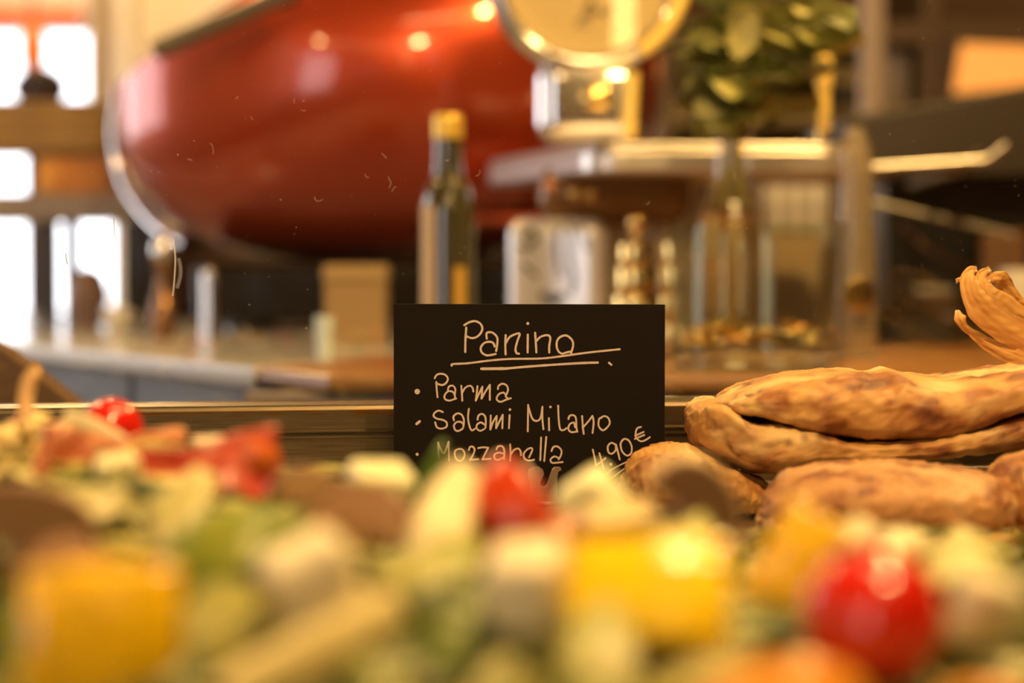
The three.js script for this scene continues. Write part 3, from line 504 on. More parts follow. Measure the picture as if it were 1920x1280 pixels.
// front row, left to right
pepper('orange-yellow pepper square at the lower left, largest pepper piece', 190, 1185, 0.375, 290, 240, 0.5, [-0.12, 0.1, 0.02]);
chunk('cheese_chunk', 'cream cheese chunk just right of the large pepper square at the lower left', 'cheese', 580, 1090, 0.40, 165, 160, 0.014, cheeseMat, [0.2, 0.4, 0.35], 1);
cucumber('pale green cucumber slice between the large pepper square and the cream cheese chunk', 425, 1165, 0.405, 85, [1.15, 0.1, 0.1]);
leaf('lettuce_leaf', 'broad olive green lettuce leaf arching behind the large pepper square', 'lettuce leaf', 420, 1010, 0.46, 320, 190, [0.55, 0.5, 0.12], GREEN, OLIVE, { sd: 2, bow: 0.5 });
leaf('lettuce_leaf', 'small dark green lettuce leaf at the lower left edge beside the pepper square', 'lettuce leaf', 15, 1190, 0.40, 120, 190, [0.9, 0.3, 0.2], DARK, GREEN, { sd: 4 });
strip('onion_strip', 'long pale onion strip slanting up from the bottom edge left of centre', 'onion', [[400, 1315, 0.37], [540, 1245, 0.38], [650, 1190, 0.39], [740, 1135, 0.40]], 90, 0.385, std([0.66, 0.56, 0.25], 0.4));
leaf('lettuce_leaf', 'yellow-green lettuce leaf running on from the long pale onion strip towards the centre', 'lettuce leaf', 780, 1070, 0.435, 220, 130, [0.6, -0.9, 0.15], OLIVE, PALE, { sd: 10, ruffle: 0.5 });
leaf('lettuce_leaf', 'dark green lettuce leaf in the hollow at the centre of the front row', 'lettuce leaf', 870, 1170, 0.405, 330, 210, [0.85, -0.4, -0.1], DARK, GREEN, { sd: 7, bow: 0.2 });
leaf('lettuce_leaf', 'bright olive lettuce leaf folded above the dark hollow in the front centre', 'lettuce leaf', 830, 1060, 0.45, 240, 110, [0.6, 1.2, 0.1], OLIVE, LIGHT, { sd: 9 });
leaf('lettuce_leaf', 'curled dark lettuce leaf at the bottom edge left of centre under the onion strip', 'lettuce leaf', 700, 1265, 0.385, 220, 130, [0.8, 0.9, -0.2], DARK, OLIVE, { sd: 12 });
chunk('cheese_chunk', 'bright cream cheese chunk left of the bright yellow pepper piece at centre', 'cheese', 985, 1095, 0.40, 150, 155, 0.016, cheeseMat, [0.25, -0.2, 0.12], 5);
pepper('bright yellow pepper piece right of centre, brightest in colour', 1215, 1110, 0.395, 290, 200, 0.7, [-0.55, -0.1, -0.06], pepperBright);
leaf('lettuce_leaf', 'pale green lettuce leaf spread along the bottom edge right of centre', 'lettuce leaf', 1120, 1235, 0.38, 360, 150, [0.8, 1.5, 0.0], LIGHT, PALE, { sd: 15, bow: 0.2, ruffle: 0.4 });
pepper('amber pepper strip leaning between the bright pepper piece and the red tomato', 1480, 1075, 0.45, 110, 250, 0.5, [-0.25, -0.3, -0.55]);
tomato('whole red cherry tomato with a round highlight at the lower right', 1640, 1160, 0.39, 138, [-1.8, 0.3, 0.4]);
chunk('cheese_chunk', 'cream cheese chunk just right of the whole cherry tomato', 'cheese', 1845, 1150, 0.41, 95, 140, 0.013, cheeseMat, [0.1, 0.3, -0.25], 9);
wedge('tomato_wedge', 'orange tomato wedge at the bottom edge below the cherry tomato', 1465, 1345, 0.365, 165, [-0.3, 0.2, 1.5], std([0.85, 0.33, 0.03], 0.3, 0, { clearcoat: 0.3 }), std([0.85, 0.38, 0.05], 0.4));
wedge('tomato_wedge', 'orange tomato wedge in the bottom right corner of the salad', 1860, 1355, 0.37, 110, [-0.3, -0.2, 1.3], std([0.85, 0.34, 0.04], 0.3, 0, { clearcoat: 0.3 }), std([0.85, 0.38, 0.05], 0.4));
leaf('lettuce_leaf', 'olive green lettuce leaf tucked between the bright pepper and the cherry tomato', 'lettuce leaf', 1390, 1195, 0.41, 190, 130, [0.7, -0.9, 0.1], GREEN, LIGHT, { sd: 19 });
leaf('lettuce_leaf', 'pale lettuce leaf behind the cheese chunk at the right edge', 'lettuce leaf', 1800, 1065, 0.47, 260, 130, [0.6, 0.8, -0.1], LIGHT, PALE, { sd: 23 });
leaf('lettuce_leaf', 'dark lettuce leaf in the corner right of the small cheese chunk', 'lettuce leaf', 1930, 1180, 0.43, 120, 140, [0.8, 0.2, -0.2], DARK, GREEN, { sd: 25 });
// second row
mushroom('big brown mushroom slice at the left edge above the pepper square', 55, 1000, 0.46, 250, [0.1, 0.3, -0.3], [0.16, 0.07, 0.025], [0.30, 0.16, 0.07]);
mushroom('brown mushroom slice lying just above the large pepper square', 130, 1062, 0.425, 150, [-0.7, 0.2, 0.1], [0.16, 0.06, 0.02], [0.26, 0.12, 0.045]);
mushroom('reddish brown mushroom slice above the cream cheese chunk, left of centre', 680, 985, 0.48, 210, [-0.35, -0.3, -0.25], [0.20, 0.09, 0.03], [0.36, 0.19, 0.075]);
mushroom('brown mushroom slice half hidden behind the olive lettuce leaf, left of centre', 585, 945, 0.52, 170, [-0.2, 0.5, -0.4], [0.17, 0.09, 0.035], [0.34, 0.20, 0.09]);
leaf('lettuce_leaf', 'yellowish lettuce leaf between the red ham and the olive leaf', 'lettuce leaf', 330, 950, 0.50, 330, 110, [0.55, 1.4, 0.05], PALE, PALE, { sd: 31, ruffle: 0.7 });
leaf('lettuce_leaf', 'pale tan lettuce leaf rising left of the olive leaf', 'lettuce leaf', 140, 950, 0.50, 200, 120, [0.55, 0.5, 0.2], PALE, [0.78, 0.66, 0.34], { sd: 33 });
strip('onion_strip', 'wide cream onion strip standing beside the red tomato wedge at centre', 'onion', [[790, 1065, 0.455], [820, 1000, 0.46], [848, 940, 0.475], [880, 885, 0.49]], 100, 0.47, onionMat, 0.003);
wedge('tomato_wedge', 'red tomato wedge standing up before the menu card at centre', 1000, 975, 0.485, 132, [0.1, -0.25, 0.5], std([0.58, 0.05, 0.008], 0.3, 0, { clearcoat: 0.3 }));
ham('brown red ham slice folded right of the red tomato wedge', 1050, 1008, 0.51, 150, 110, [0.9, -0.2, -0.5], [0.36, 0.10, 0.03], [0.48, 0.24, 0.09], 3);
leaf('herb_leaf', 'thin dark green herb leaf slanting before the lower left of the menu card', 'herb', 800, 893, 0.56, 46, 150, [1.2, -0.5, -0.85], [0.06, 0.14, 0.01], [0.14, 0.22, 0.02], { sd: 41, ruffle: 0.3, pow: 1 });
chunk('apple_piece', 'pale yellow-green apple piece at the lower left corner of the menu card', 'apple', 712, 906, 0.55, 115, 66, 0.014, appleMat, [0.2, 0.3, -0.15], 13);
chunk('apple_piece', 'pale green apple piece before the lower right of the menu card', 'apple', 1110, 940, 0.535, 112, 104, 0.016, appleMat, [0.15, -0.2, 0.7], 17);
chunk('apple_piece', 'pale apple piece tucked under the other one, left of the dark mushroom', 'apple', 1165, 985, 0.50, 150, 70, 0.014, std([0.70, 0.56, 0.26], 0.4), [0.2, 0.2, 0.1], 19);
mushroom('dark grey brown mushroom slice with a pale rim in front of the small panino', 1300, 945, 0.50, 205, [0.05, 0.35, -0.75], [0.46, 0.33, 0.19], [0.17, 0.09, 0.045]);
leaf('lettuce_leaf', 'yellow-green lettuce leaf below the dark mushroom slice', 'lettuce leaf', 1270, 1015, 0.47, 240, 100, [0.6, 1.1, 0], OLIVE, PALE, { sd: 51, ruffle: 0.6 });
chunk('cheese_chunk', 'soft cream cheese chunk between the amber pepper strip and the wide front panino', 'cheese', 1605, 1022, 0.52, 95, 70, 0.012, std([0.62, 0.55, 0.32], 0.6), [0.2, 0.4, 0.3], 33);
leaf('lettuce_leaf', 'pale lettuce leaf leaning on the wide front panino, above the cherry tomato', 'lettuce leaf', 1690, 1015, 0.53, 260, 110, [0.6, 1.0, -0.3], [0.5, 0.48, 0.2], [0.6, 0.52, 0.28], { sd: 55, ruffle: 0.6 });
leaf('lettuce_leaf', 'pale ribbed lettuce leaf running down to the right edge behind the cheese chunk', 'lettuce leaf', 1830, 1010, 0.54, 230, 90, [0.6, 0.7, -0.5], PALE, PALE, { sd: 57, ruffle: 0.5 });
// third row, left: ham, shredded cabbage, tomato
ham('rumpled pink red ham slice at left centre behind the lettuce', 390, 888, 0.56, 270, 130, [1.0, 0.15, 0.05], [0.42, 0.022, 0.012], [0.62, 0.14, 0.07], 8);
wedge('tomato_wedge', 'small orange-red tomato wedge at the right end of the pink ham', 486, 850, 0.565, 44, [0.1, 0.3, 0.9], std([0.75, 0.16, 0.03], 0.2, 0, { clearcoat: 0.4 }), std([0.75, 0.15, 0.03], 0.35));
ham('brownish red ham slice left of the small pale cheese chunk', 145, 860, 0.57, 150, 110, [1.0, -0.2, -0.1], [0.38, 0.08, 0.03], [0.52, 0.2, 0.08], 12);
ham('thin orange ham slice lying above the small pale cheese chunk', 250, 838, 0.60, 190, 60, [0.8, 0.1, -0.05], [0.55, 0.17, 0.05], [0.64, 0.28, 0.12], 14);
chunk('cheese_chunk', 'small pale cheese chunk between the two red ham slices at left', 'cheese', 222, 884, 0.555, 80, 60, 0.01, std([0.84, 0.76, 0.42], 0.45), [0.2, 0.3, 0.2], 21);
leaf('herb_leaf', 'small green herb leaf beside the small pale cheese chunk', 'herb', 188, 862, 0.565, 44, 50, [0.9, 0.2, 0.6], [0.08, 0.15, 0.015], [0.2, 0.25, 0.04], { sd: 61, ruffle: 0.4 });
chunk('cheese_chunk', 'tiny beige cheese piece on top between the ham and the orange tomato wedge', 'cheese', 395, 835, 0.60, 70, 34, 0.008, std([0.72, 0.56, 0.36], 0.5), [0.1, 0.3, 0.1], 25);
tomato('red cherry tomato at the upper left of the salad behind an onion strip', 208, 808, 0.66, 62, [-1.5, 0.2, -0.3]);
strip('onion_strip', 'cream onion strip lying across the upper left cherry tomato', 'onion', [[122, 782, 0.61], [160, 800, 0.608], [205, 824, 0.606], [240, 842, 0.605]], 42, 0.607, onionMat, 0.002);
strip('cabbage_stalk', 'thin tan stalk sticking straight up at the far left', 'stalk', [[70, 694, 0.64], [56, 715, 0.64], [50, 745, 0.64], [52, 790, 0.638], [60, 830, 0.635]], 20, 0.64, std([0.72, 0.46, 0.2], 0.5), 0.003);
chunk('radish_piece', 'small reddish radish piece below the stalk at the far left', 'radish', 30, 800, 0.63, 40, 30, 0.008, std([0.6, 0.16, 0.12], 0.4), [0, 0.3, 0.5], 27);
{ // heap of shredded cabbage at the far left
  const gs = [];
  for (let i = 0; i < 170; i++) {
    const px = rr(-60, 150) , z = rr(0.59, 0.655), top = 790 + Math.abs(px - 50) * 0.28 + (px > 90 ? (px - 90) * 0.5 : 0), py = top + rnd() * 90, p = P(px, py, z), a = rr(0, 6.28), l = rr(0.012, 0.026), t = rr(-0.5, 0.5);
    const b = [-1, -0.4, 0.3, 1].map((k) => V(p.x + Math.cos(a) * l * k / 2, p.y + Math.sin(t) * l * k / 2 - k * k * 0.002, p.z + Math.sin(a) * l * k / 2)); gs.push(tube(b, rr(0.0009, 0.0016), 8, 5));
  }
  const m = solo('shredded_cabbage', 'loose heap of pale yellow shredded cabbage at the far left of the salad', 'cabbage', mergeGeometries(gs), std([0.80, 0.64, 0.28], 0.45)); m.userData.kind = 'stuff';
}
// hidden and half hidden lettuce between the pieces
for (let i = 0; i < 26; i++) {
  const x = PLX + rr(-0.2, 0.2), z = -rr(0.33, 0.63), y = DECK + heap(x, z) - 0.001, d = -z, px = 960 + x / MPP(d);
  const o = leaf('lettuce_leaf', 'small crinkled lettuce leaf half buried among the salad pieces', 'lettuce leaf', 960, 640, d, rr(0.03, 0.05) / MPP(d), rr(0.03, 0.055) / MPP(d), [rr(-0.2, 0.3), rr(0, 6.3), rr(-0.2, 0.2)], rnd() < 0.3 ? GREEN : OLIVE, rnd() < 0.6 ? PALE : LIGHT, { sd: 100 + i * 3, bow: 0.2, group: 'small lettuce leaves half buried in the salad' });
  o.position.set(x, y, z);
}

// ------------------------------------------------------------------ counter behind the glass
const CT = 1.024;
{
  const t = thing('stone_counter', 'pale grey counter with grey front panels running away towards the bright window', 'counter', V(0, 0, 0));
  const stone = new THREE.MeshPhysicalMaterial({ color: rgb(0.9, 0.9, 0.9), map: texture(256, 256, (u, v) => { const k = 0.76 + 0.05 * fbm(u * 8, v * 8, 3); return [k, k, k * 0.98]; }), roughness: 0.18 });
  part(t, 'worktop', boxUV(slab([[-0.80, -2.54], [-0.165, -1.462], [0.35, -2.9], [-0.80, -2.9]], CT - 0.013, CT)), stone);
  const a = V(-0.78, 0, -2.54), b = V(-0.15, 0, -1.475), d = b.clone().sub(a), L = d.length(), ang = Math.atan2(-d.z, d.x), n = 5, grey = std([0.11, 0.105, 0.10], 0.5);
  for (let k = 0; k < n; k++) { const g = box(L / n - 0.008, CT - 0.014 - 0.08, 0.02, 0, 0, 0, 0.002).rotateY(ang); const c = a.clone().addScaledVector(d, (k + 0.5) / n); part(t, 'front_panel', g.translate(c.x, (CT - 0.014 + 0.08) / 2, c.z - 0.03), grey); }
  part(t, 'carcass', slab([[-0.76, -2.60], [-0.15, -1.56], [0.30, -2.86], [-0.76, -2.86]], 0, CT - 0.0135, 0.002), std([0.10, 0.075, 0.05], 0.7));
}
{
  const t = thing('wooden_counter', 'light wooden counter that carries the coin jar, the scale and the bottles', 'counter', V(0, 0, 0));
  const wt = woodTex([0.42, 0.27, 0.13], [0.70, 0.52, 0.30], 4); const wood = new THREE.MeshPhysicalMaterial({ map: wt, roughness: 0.4 });
  part(t, 'worktop', boxUV(slab([[-0.162, -1.462], [-0.11, -1.365], [1.3, -1.345], [1.3, -2.9], [0.353, -2.9]], CT - 0.010, CT), 2, 2), wood);
  for (let k = 0; k < 5; k++) part(t, 'front_panel', box(0.262, CT - 0.091, 0.02, -0.03 + k * 0.272, (CT - 0.011 + 0.08) / 2, -1.385, 0.002), std([0.22, 0.18, 0.19], 0.5));
  part(t, 'carcass', slab([[-0.13, -1.48], [1.26, -1.42], [1.26, -2.86], [0.35, -2.86]], 0, CT - 0.0105, 0.002), std([0.10, 0.07, 0.045], 0.7));
}
{
  const q = [[-120, 590], [10, 652], [155, 765], [170, 1050], [-120, 1050]].map(([x, y]) => P(x, y, 1.22)), o = q[2], sh = new THREE.Shape(q.map((p) => new THREE.Vector2(p.x - o.x, p.y - o.y)));
  sh.autoClose = true;
  const base = P(0, 1050, 1.22).y;
  const t = thing('leaning_board', 'dark brown slanting board at the left edge in front of the grey counter', 'board', o);
  part(t, 'board', new THREE.ExtrudeGeometry(sh, { depth: 0.02, bevelEnabled: true, bevelSize: 0.002, bevelThickness: 0.002, bevelSegments: 2, bevelOffset: -0.002 }).translate(0, 0, -0.02), M.brown);
  for (const s of [-0.10, 0.0]) part(t, 'leg', box(0.025, base - 0.0, 0.025, s - 0.02, -o.y + base / 2, -0.01, 0.003), M.darkWood);
}
// tip jar with coins
{
  const zc = 1.43, zf = 1.376, m = MPP(zf), w0 = 318 * m, w1 = 340 * m, yb = CT, yt = P(0, 415, zf).y, cx = P(1408, 0, zc).x, t = thing('coin_jar', 'square clear glass jar with gold coins on its floor', 'jar', V(cx, CT, -zc));
  const h = yt - yb, wall = 0.004, fl = 0.016, ring = (k, y) => [[-k, y, -k], [k, y, -k], [k, y, k], [-k, y, k]];
  const rows = [ring(w0 / 2 - 0.002, 0), ring(w0 / 2, 0.002), ring(w1 / 2, h - 0.001), ring(w1 / 2 - 0.001, h), ring(w1 / 2 - wall + 0.001, h), ring(w1 / 2 - wall, h - 0.001), ring(w0 / 2 - wall, fl + 0.003), ring(w0 / 2 - wall - 0.003, fl)];
  const pos = [], idx = []; rows.forEach((r) => r.forEach((p) => pos.push(...p)));
  for (let i = 0; i < rows.length - 1; i++) for (let j = 0; j < 4; j++) { const p = i * 4 + j, q = i * 4 + (j + 1) % 4; idx.push(p, p + 4, q, q, p + 4, q + 4); }
  idx.push(0, 1, 2, 0, 2, 3); const e = (rows.length - 1) * 4; idx.push(e, e + 2, e + 1, e, e + 3, e + 2);
  let g = new THREE.BufferGeometry(); g.setAttribute('position', new THREE.Float32BufferAttribute(pos, 3)); g.setIndex(idx); g = g.toNonIndexed(); g.computeVertexNormals();
  part(t, 'glass', g, M.jarGlass); part(t, 'thick_floor', box(w0 - 0.012, fl - 0.004, w0 - 0.012, 0, fl / 2, 0, 0.003), M.jarFloor, 'thick greenish glass floor');
  const coin = lathe([[0, 0], [0.0105, 0], [0.0112, 0.0004], [0.0112, 0.0016], [0.0105, 0.002], [0.0098, 0.0017], [0, 0.0017]], 28);
  const cm = [std([0.85, 0.56, 0.16], 0.28, 1), std([0.75, 0.40, 0.16], 0.3, 1), std([0.82, 0.66, 0.3], 0.28, 1)];
  for (let k = 0; k < 34; k++) { const lay = Math.floor(k / 14), c = solo('coin', 'small gold coloured coin lying on the floor of the glass jar', 'coin', coin, cm[k % 3], V(cx + rr(-0.036, 0.036), CT + fl + 0.001 + lay * 0.0035 + rr(0, 0.0015), -zc + rr(-0.036, 0.036)), 'coins in the glass jar'); c.rotation.set(rr(-0.3, 0.3) * lay, 0, rr(-0.3, 0.3) * lay); }
}
// carafe with foliage
{
  const z = 1.535, m = MPP(z), c = P(1375, 0, z), H = P(0, 232, z).y - CT, k = (px) => px * m;
  const yn = P(0, 330, z).y - CT, ys = P(0, 420, z).y - CT;
  const t = thing('carafe', 'clear round carafe with a narrow neck holding the green sprigs', 'carafe', V(c.x, CT, -z));
  const out = [[0, 0], [k(70), 0], [k(76), 0.004], [k(77), 0.03], [k(76), ys * 0.8], [k(72), ys], [k(52), (ys + yn) / 2], [k(36), yn], [k(34), yn + 0.02], [k(38), H - 0.006], [k(42), H]];
  const inn = [[k(39), H], [k(35), H - 0.006], [k(31), yn + 0.02], [k(33), yn], [k(49), (ys + yn) / 2], [k(68), ys], [k(71), ys * 0.8], [k(72), 0.03], [k(68), 0.007], [0, 0.006]];
  part(t, 'glass', lathe([...new THREE.SplineCurve(out.map(([a, b]) => new THREE.Vector2(a, b))).getPoints(50).map((p) => [p.x, p.y]), ...new THREE.SplineCurve(inn.map(([a, b]) => new THREE.Vector2(a, b))).getPoints(50).map((p) => [p.x, p.y])], 56), std([1, 0.98, 0.92], 0.02, 0, { transmission: 1, thickness: 0, ior: 1.5 }));
  // sprigs
  const s = thing('green_sprigs', 'bunch of leafy green sprigs standing in the narrow carafe', 'plant', V(c.x, CT, -z));
  const stemM = std([0.34, 0.32, 0.12], 0.6), leafM = [[0.16, 0.19, 0.03], [0.26, 0.28, 0.045], [0.38, 0.37, 0.08], [0.60, 0.56, 0.2]].map((q) => std(q, 0.5, 0, { transmission: 0.25, thickness: 0 }));
  const leafG = [0.022, 0.029, 0.037].map((l, i) => shell((u, v) => { const q = u * 2 - 1, w = l * 0.42 * Math.sin(Math.PI * (0.06 + 0.93 * v)) ** 0.8; return V(q * w, 0.12 * l * Math.sin(v * 3) - 0.1 * q * q * w + 0.03 * l * Math.sin(v * 9 + i), v * l); }, 6, 10, 0.0004));
  const tips = [[1310, 60], [1330, -40], [1375, -70], [1400, 20], [1440, -60], [1470, 10], [1500, -40], [1530, 50], [1520, 130], [1490, 150], [1320, 150], [1350, 100], [1420, 120], [1455, 90], [1300, 110], [1335, 190], [1440, 185], [1485, 195], [1380, 30], [1555, -10], [1545, 90]];
  tips.forEach(([x, y], i) => {
    const tip = P(x, y, z + rr(-0.03, 0.03)).sub(s.position), mouth = V(rr(-0.006, 0.006), H, rr(-0.006, 0.006)), foot = V(rr(-0.012, 0.012), H - 0.055, rr(-0.012, 0.012)), mid = mouth.clone().lerp(tip, 0.5).add(V(0, 0.012, 0));
    const cur = new THREE.CatmullRomCurve3([foot, mouth, mid, tip]); part(s, 'stem', new THREE.TubeGeometry(cur, 24, 0.0007, 6), stemM);
    for (let q = 0; q < 9; q++) {
      const v = 0.42 + 0.58 * q / 8, p = cur.getPoint(v), l = part(s, 'leaf', leafG[(i + q) % 3], leafM[rnd() < 0.15 ? 3 : Math.floor(rnd() * 3)]);
      l.position.copy(p); l.rotation.set(rr(-1.0, 0.7), rr(0, 6.28), rr(-0.5, 0.5));
    }
  });
  const bud = part(s, 'leaf', shell((u, v) => { const q = u * 2 - 1, w = 0.010 * Math.sin(Math.PI * (0.1 + 0.85 * v)); return V(q * w, v * 0.032, 0.004 * q * q + 0.004 * v); }, 6, 12, 0.0006), leafM[3], 'pale yellow-green leaf hanging in front');
  bud.position.copy(P(1378, 108, 1.50).sub(s.position)); bud.rotation.z = -0.35;
}
// the scale
{
  const zt = 1.75, t = thing('kitchen_scale', 'antique chrome scale with a large round cream dial and wide tray', 'scale', V(P(1130, 0, zt).x, CT, -zt)), o = t.position, L = (x, y, z) => P(x, y, z).sub(o);
  // dial
  const zd = 1.76, m = MPP(zd), c = L(1102, -55, zd), R = 195 * m, dial = new THREE.Group(); dial.name = 'dial'; dial.position.copy(c); t.add(dial);
  const ax = (g) => g.rotateX(Math.PI / 2);
  part(dial, 'housing', ax(smoothLathe([[0, -0.05], [R * 0.7, -0.048], [R * 0.96, -0.03], [R, -0.005], [R * 0.985, 0.006], [R * 0.94, 0.010]], 40, 72)), M.chrome);
  part(dial, 'chrome_rim', ax(lathe([[R * 0.94, 0.004], [R * 0.95, 0.012], [R * 0.90, 0.018], [R * 0.84, 0.016], [R * 0.80, 0.008], [R * 0.785, 0.0], [R * 0.80, -0.003], [R * 0.94, 0.0]], 80)), M.chrome);
  const cv = document.createElement('canvas'); cv.width = cv.height = 512; const x = cv.getContext('2d'); x.fillStyle = '#c2ac74'; x.fillRect(0, 0, 512, 512); x.strokeStyle = '#3a3428'; x.lineWidth = 9; x.lineCap = 'round';
  const PX = (a, b) => [256 + (a - 1102) * 256 / 155, 256 + (b + 55) * 256 / 155];
  const sc = (w, ...p) => { x.lineWidth = w; x.beginPath(); for (let i = 0; i < p.length; i += 2) { const [a, b] = PX(p[i], p[i + 1]); i ? x.lineTo(a, b) : x.moveTo(a, b); } x.stroke(); };
  sc(10, 1082, 44, 1098, 30, 1100, 12, 1108, 2, 1112, 18, 1106, 34); sc(8, 1106, 26, 1128, 20, 1134, 30, 1146, 18, 1158, 20); sc(6, 1086, 50, 1104, 46);
  const ct = new THREE.CanvasTexture(cv); ct.colorSpace = THREE.SRGBColorSpace;
  part(dial, 'face', new THREE.CircleGeometry(155 * m, 64).translate(0, 0, 0.002), new THREE.MeshPhysicalMaterial({ map: ct, roughness: 0.5, clearcoat: 0.3 }));
  part(dial, 'needle', new THREE.ExtrudeGeometry(new THREE.Shape([[-0.002, -0.01], [0.002, -0.01], [0.0006, 0.042], [-0.0006, 0.042]].map(([a, b]) => new THREE.Vector2(a, b))), { depth: 0.0006, bevelEnabled: false }).rotateZ(-0.5).translate(0, 0, 0.004), M.black);
  part(dial, 'cover_glass', new THREE.CylinderGeometry(157 * m, 157 * m, 0.002, 64).rotateX(Math.PI / 2).translate(0, 0, 0.010), M.glass);
  // neck, brass badge, rod and crescent imitating golden reflections
  const n0 = L(1005, 270, 1.78), n1 = L(1205, 110, 1.78);
  part(t, 'neck', box(n1.x - n0.x, n1.y - n0.y, 0.05, (n0.x + n1.x) / 2, (n0.y + n1.y) / 2, -0.035, 0.016), M.chrome);
  part(t, 'badge', new THREE.SphereGeometry(0.5, 32, 20).scale(62 * m, 46 * m, 0.006).translate(...L(1118, 182, 1.758).toArray()), M.brass, 'small oval brass badge');
  for (const [a, b, xx] of [[135, 258, 1184]]) part(t, 'reflection_rod', rod(L(xx - 4, b, 1.735), L(xx + 2, a, 1.735), 12 * m), M.reflectionGold);
  part(t, 'reflection_crescent', new THREE.TorusGeometry(R * 0.93, 0.0055, 12, 60, 1.25).rotateZ(-1.0).translate(c.x, c.y, c.z + 0.016), M.reflectionGold, 'gold crescent imitating a lamp reflection on the right of the dial rim');
  // tray
  const yt = P(0, 290, 1.63).y - o.y, cor = [[1112, 1.63], [1590, 1.65], [1610, 1.93], [915, 1.95]].map(([px, z]) => [P(px, 0, z).x - o.x, -z - o.z]);
  const s = new THREE.Shape(), v2 = cor.map(([a, b]) => new THREE.Vector2(a, -b));
  for (let i = 0; i < 4; i++) { const p = v2[i], a = v2[(i + 3) % 4], b = v2[(i + 1) % 4], r = 0.022, p0 = p.clone().add(a.clone().sub(p).setLength(r)), p1 = p.clone().add(b.clone().sub(p).setLength(r)); i ? s.lineTo(p0.x, p0.y) : s.moveTo(p0.x, p0.y); s.quadraticCurveTo(p.x, p.y, p1.x, p1.y); } s.closePath();
  part(t, 'tray', new THREE.ExtrudeGeometry(s, { depth: 0.011, bevelEnabled: true, bevelSize: 0.003, bevelThickness: 0.003, bevelSegments: 4, curveSegments: 8 }).rotateX(-Math.PI / 2).translate(0, yt - 0.010, 0), M.traySteel);
  const inner = s.getPoints(8).map((p) => V(p.x, yt + 0.006, -p.y)); part(t, 'tray_rim', tube(inner, 0.0032, 160, 8, true), M.traySteel);
  // throat and base
  const b0 = L(1010, 405, 1.72), b1 = L(1300, 318, 1.72);
  part(t, 'throat', wobble(new RoundedBoxGeometry(b1.x - b0.x, b1.y - b0.y + 0.012, 0.10, 5, 0.02), 0.0008, 40).translate((b0.x + b1.x) / 2, (b0.y + b1.y) / 2, -0.02), std([0.20, 0.10, 0.035], 0.25, 0.4));
  for (const [px, py] of [[1078, 363], [1108, 366], [1030, 350]]) part(t, 'glint_bead', new THREE.SphereGeometry(10 * m, 20, 14).translate(...L(px, py, 1.67).toArray()), px > 1040 ? M.brass : std([0.5, 0.2, 0.1], 0.3, 0.5));  // beads added for the blurred glints under the tray
  const w0 = L(968, 0, 1.70), w1 = L(1160, 0, 1.70), hb = P(0, 408, 1.70).y - o.y;
  const cv2 = document.createElement('canvas'); cv2.width = 256; cv2.height = 256; const y2 = cv2.getContext('2d'); y2.fillStyle = '#f2f5fa'; y2.fillRect(0, 0, 256, 256); y2.strokeStyle = '#23252a'; y2.lineCap = 'round';
  for (const [w, ...p] of [[10, 40, 30, 70, 24, 84, 40, 60, 58, 40, 56], [12, 140, 22, 136, 60, 142, 96, 150, 110], [14, 176, 24, 172, 70, 182, 120, 176, 140], [9, 200, 20, 214, 60], [8, 50, 90, 80, 110], [16, 100, 150, 130, 160, 150, 150]]) { y2.lineWidth = w; y2.beginPath(); for (let i = 0; i < p.length; i += 2) i ? y2.lineTo(p[i], p[i + 1]) : y2.moveTo(p[i], p[i + 1]); y2.stroke(); }
  const bt = new THREE.CanvasTexture(cv2); bt.colorSpace = THREE.SRGBColorSpace;
  const bw = w1.x - w0.x, bg = new RoundedBoxGeometry(bw, hb, 0.085, 5, 0.012);
  const ub = bg.attributes.uv, pb = bg.attributes.position; for (let i = 0; i < ub.count; i++) ub.setXY(i, pb.getX(i) / bw + 0.5, pb.getY(i) / hb + 0.5);
  part(t, 'base', bg.translate((w0.x + w1.x) / 2, hb / 2, 0.0), new THREE.MeshPhysicalMaterial({ map: bt, roughness: 0.28, metalness: 0.35, clearcoat: 0.8, clearcoatRoughness: 0.1 }), 'scale foot with white and dark reflections painted into its colour').rotation.y = -0.25;  // reflections in a metal foot, painted as white with dark strokes
  part(t, 'rear_column', box(0.10, yt - 0.006, 0.06, 0.03, (yt - 0.006) / 2, -0.06, 0.01), M.steel);
}
// brass weights
{
  const z = 1.64, m = MPP(z), c = P(1195, 0, z), H = P(0, 405, z).y - CT, k = 44 * m, pts = [];
  const t = thing('brass_weights', 'stack of ringed brass weights between the white scale foot and the coin jar', 'weights', V(c.x, CT, -z));
  let y = 0; for (const [r, h] of [[1.15, 0.26], [1.0, 0.2], [0.85, 0.2], [0.75, 0.16]]) { const R = r * k, hh = h * H; part(t, 'weight', lathe([[0, y], [R * 0.94, y], [R, y + hh * 0.12], [R, y + hh * 0.8], [R * 0.92, y + hh * 0.94], [R * 0.5, y + hh], [0, y + hh]], 36), M.brass); y += hh; }
  part(t, 'knob', smoothLathe([[k * 0.3, y], [k * 0.2, y + H * 0.06], [k * 0.36, y + H * 0.12], [k * 0.3, y + H * 0.17], [0, y + H * 0.18]], 24, 28), M.brass);
}
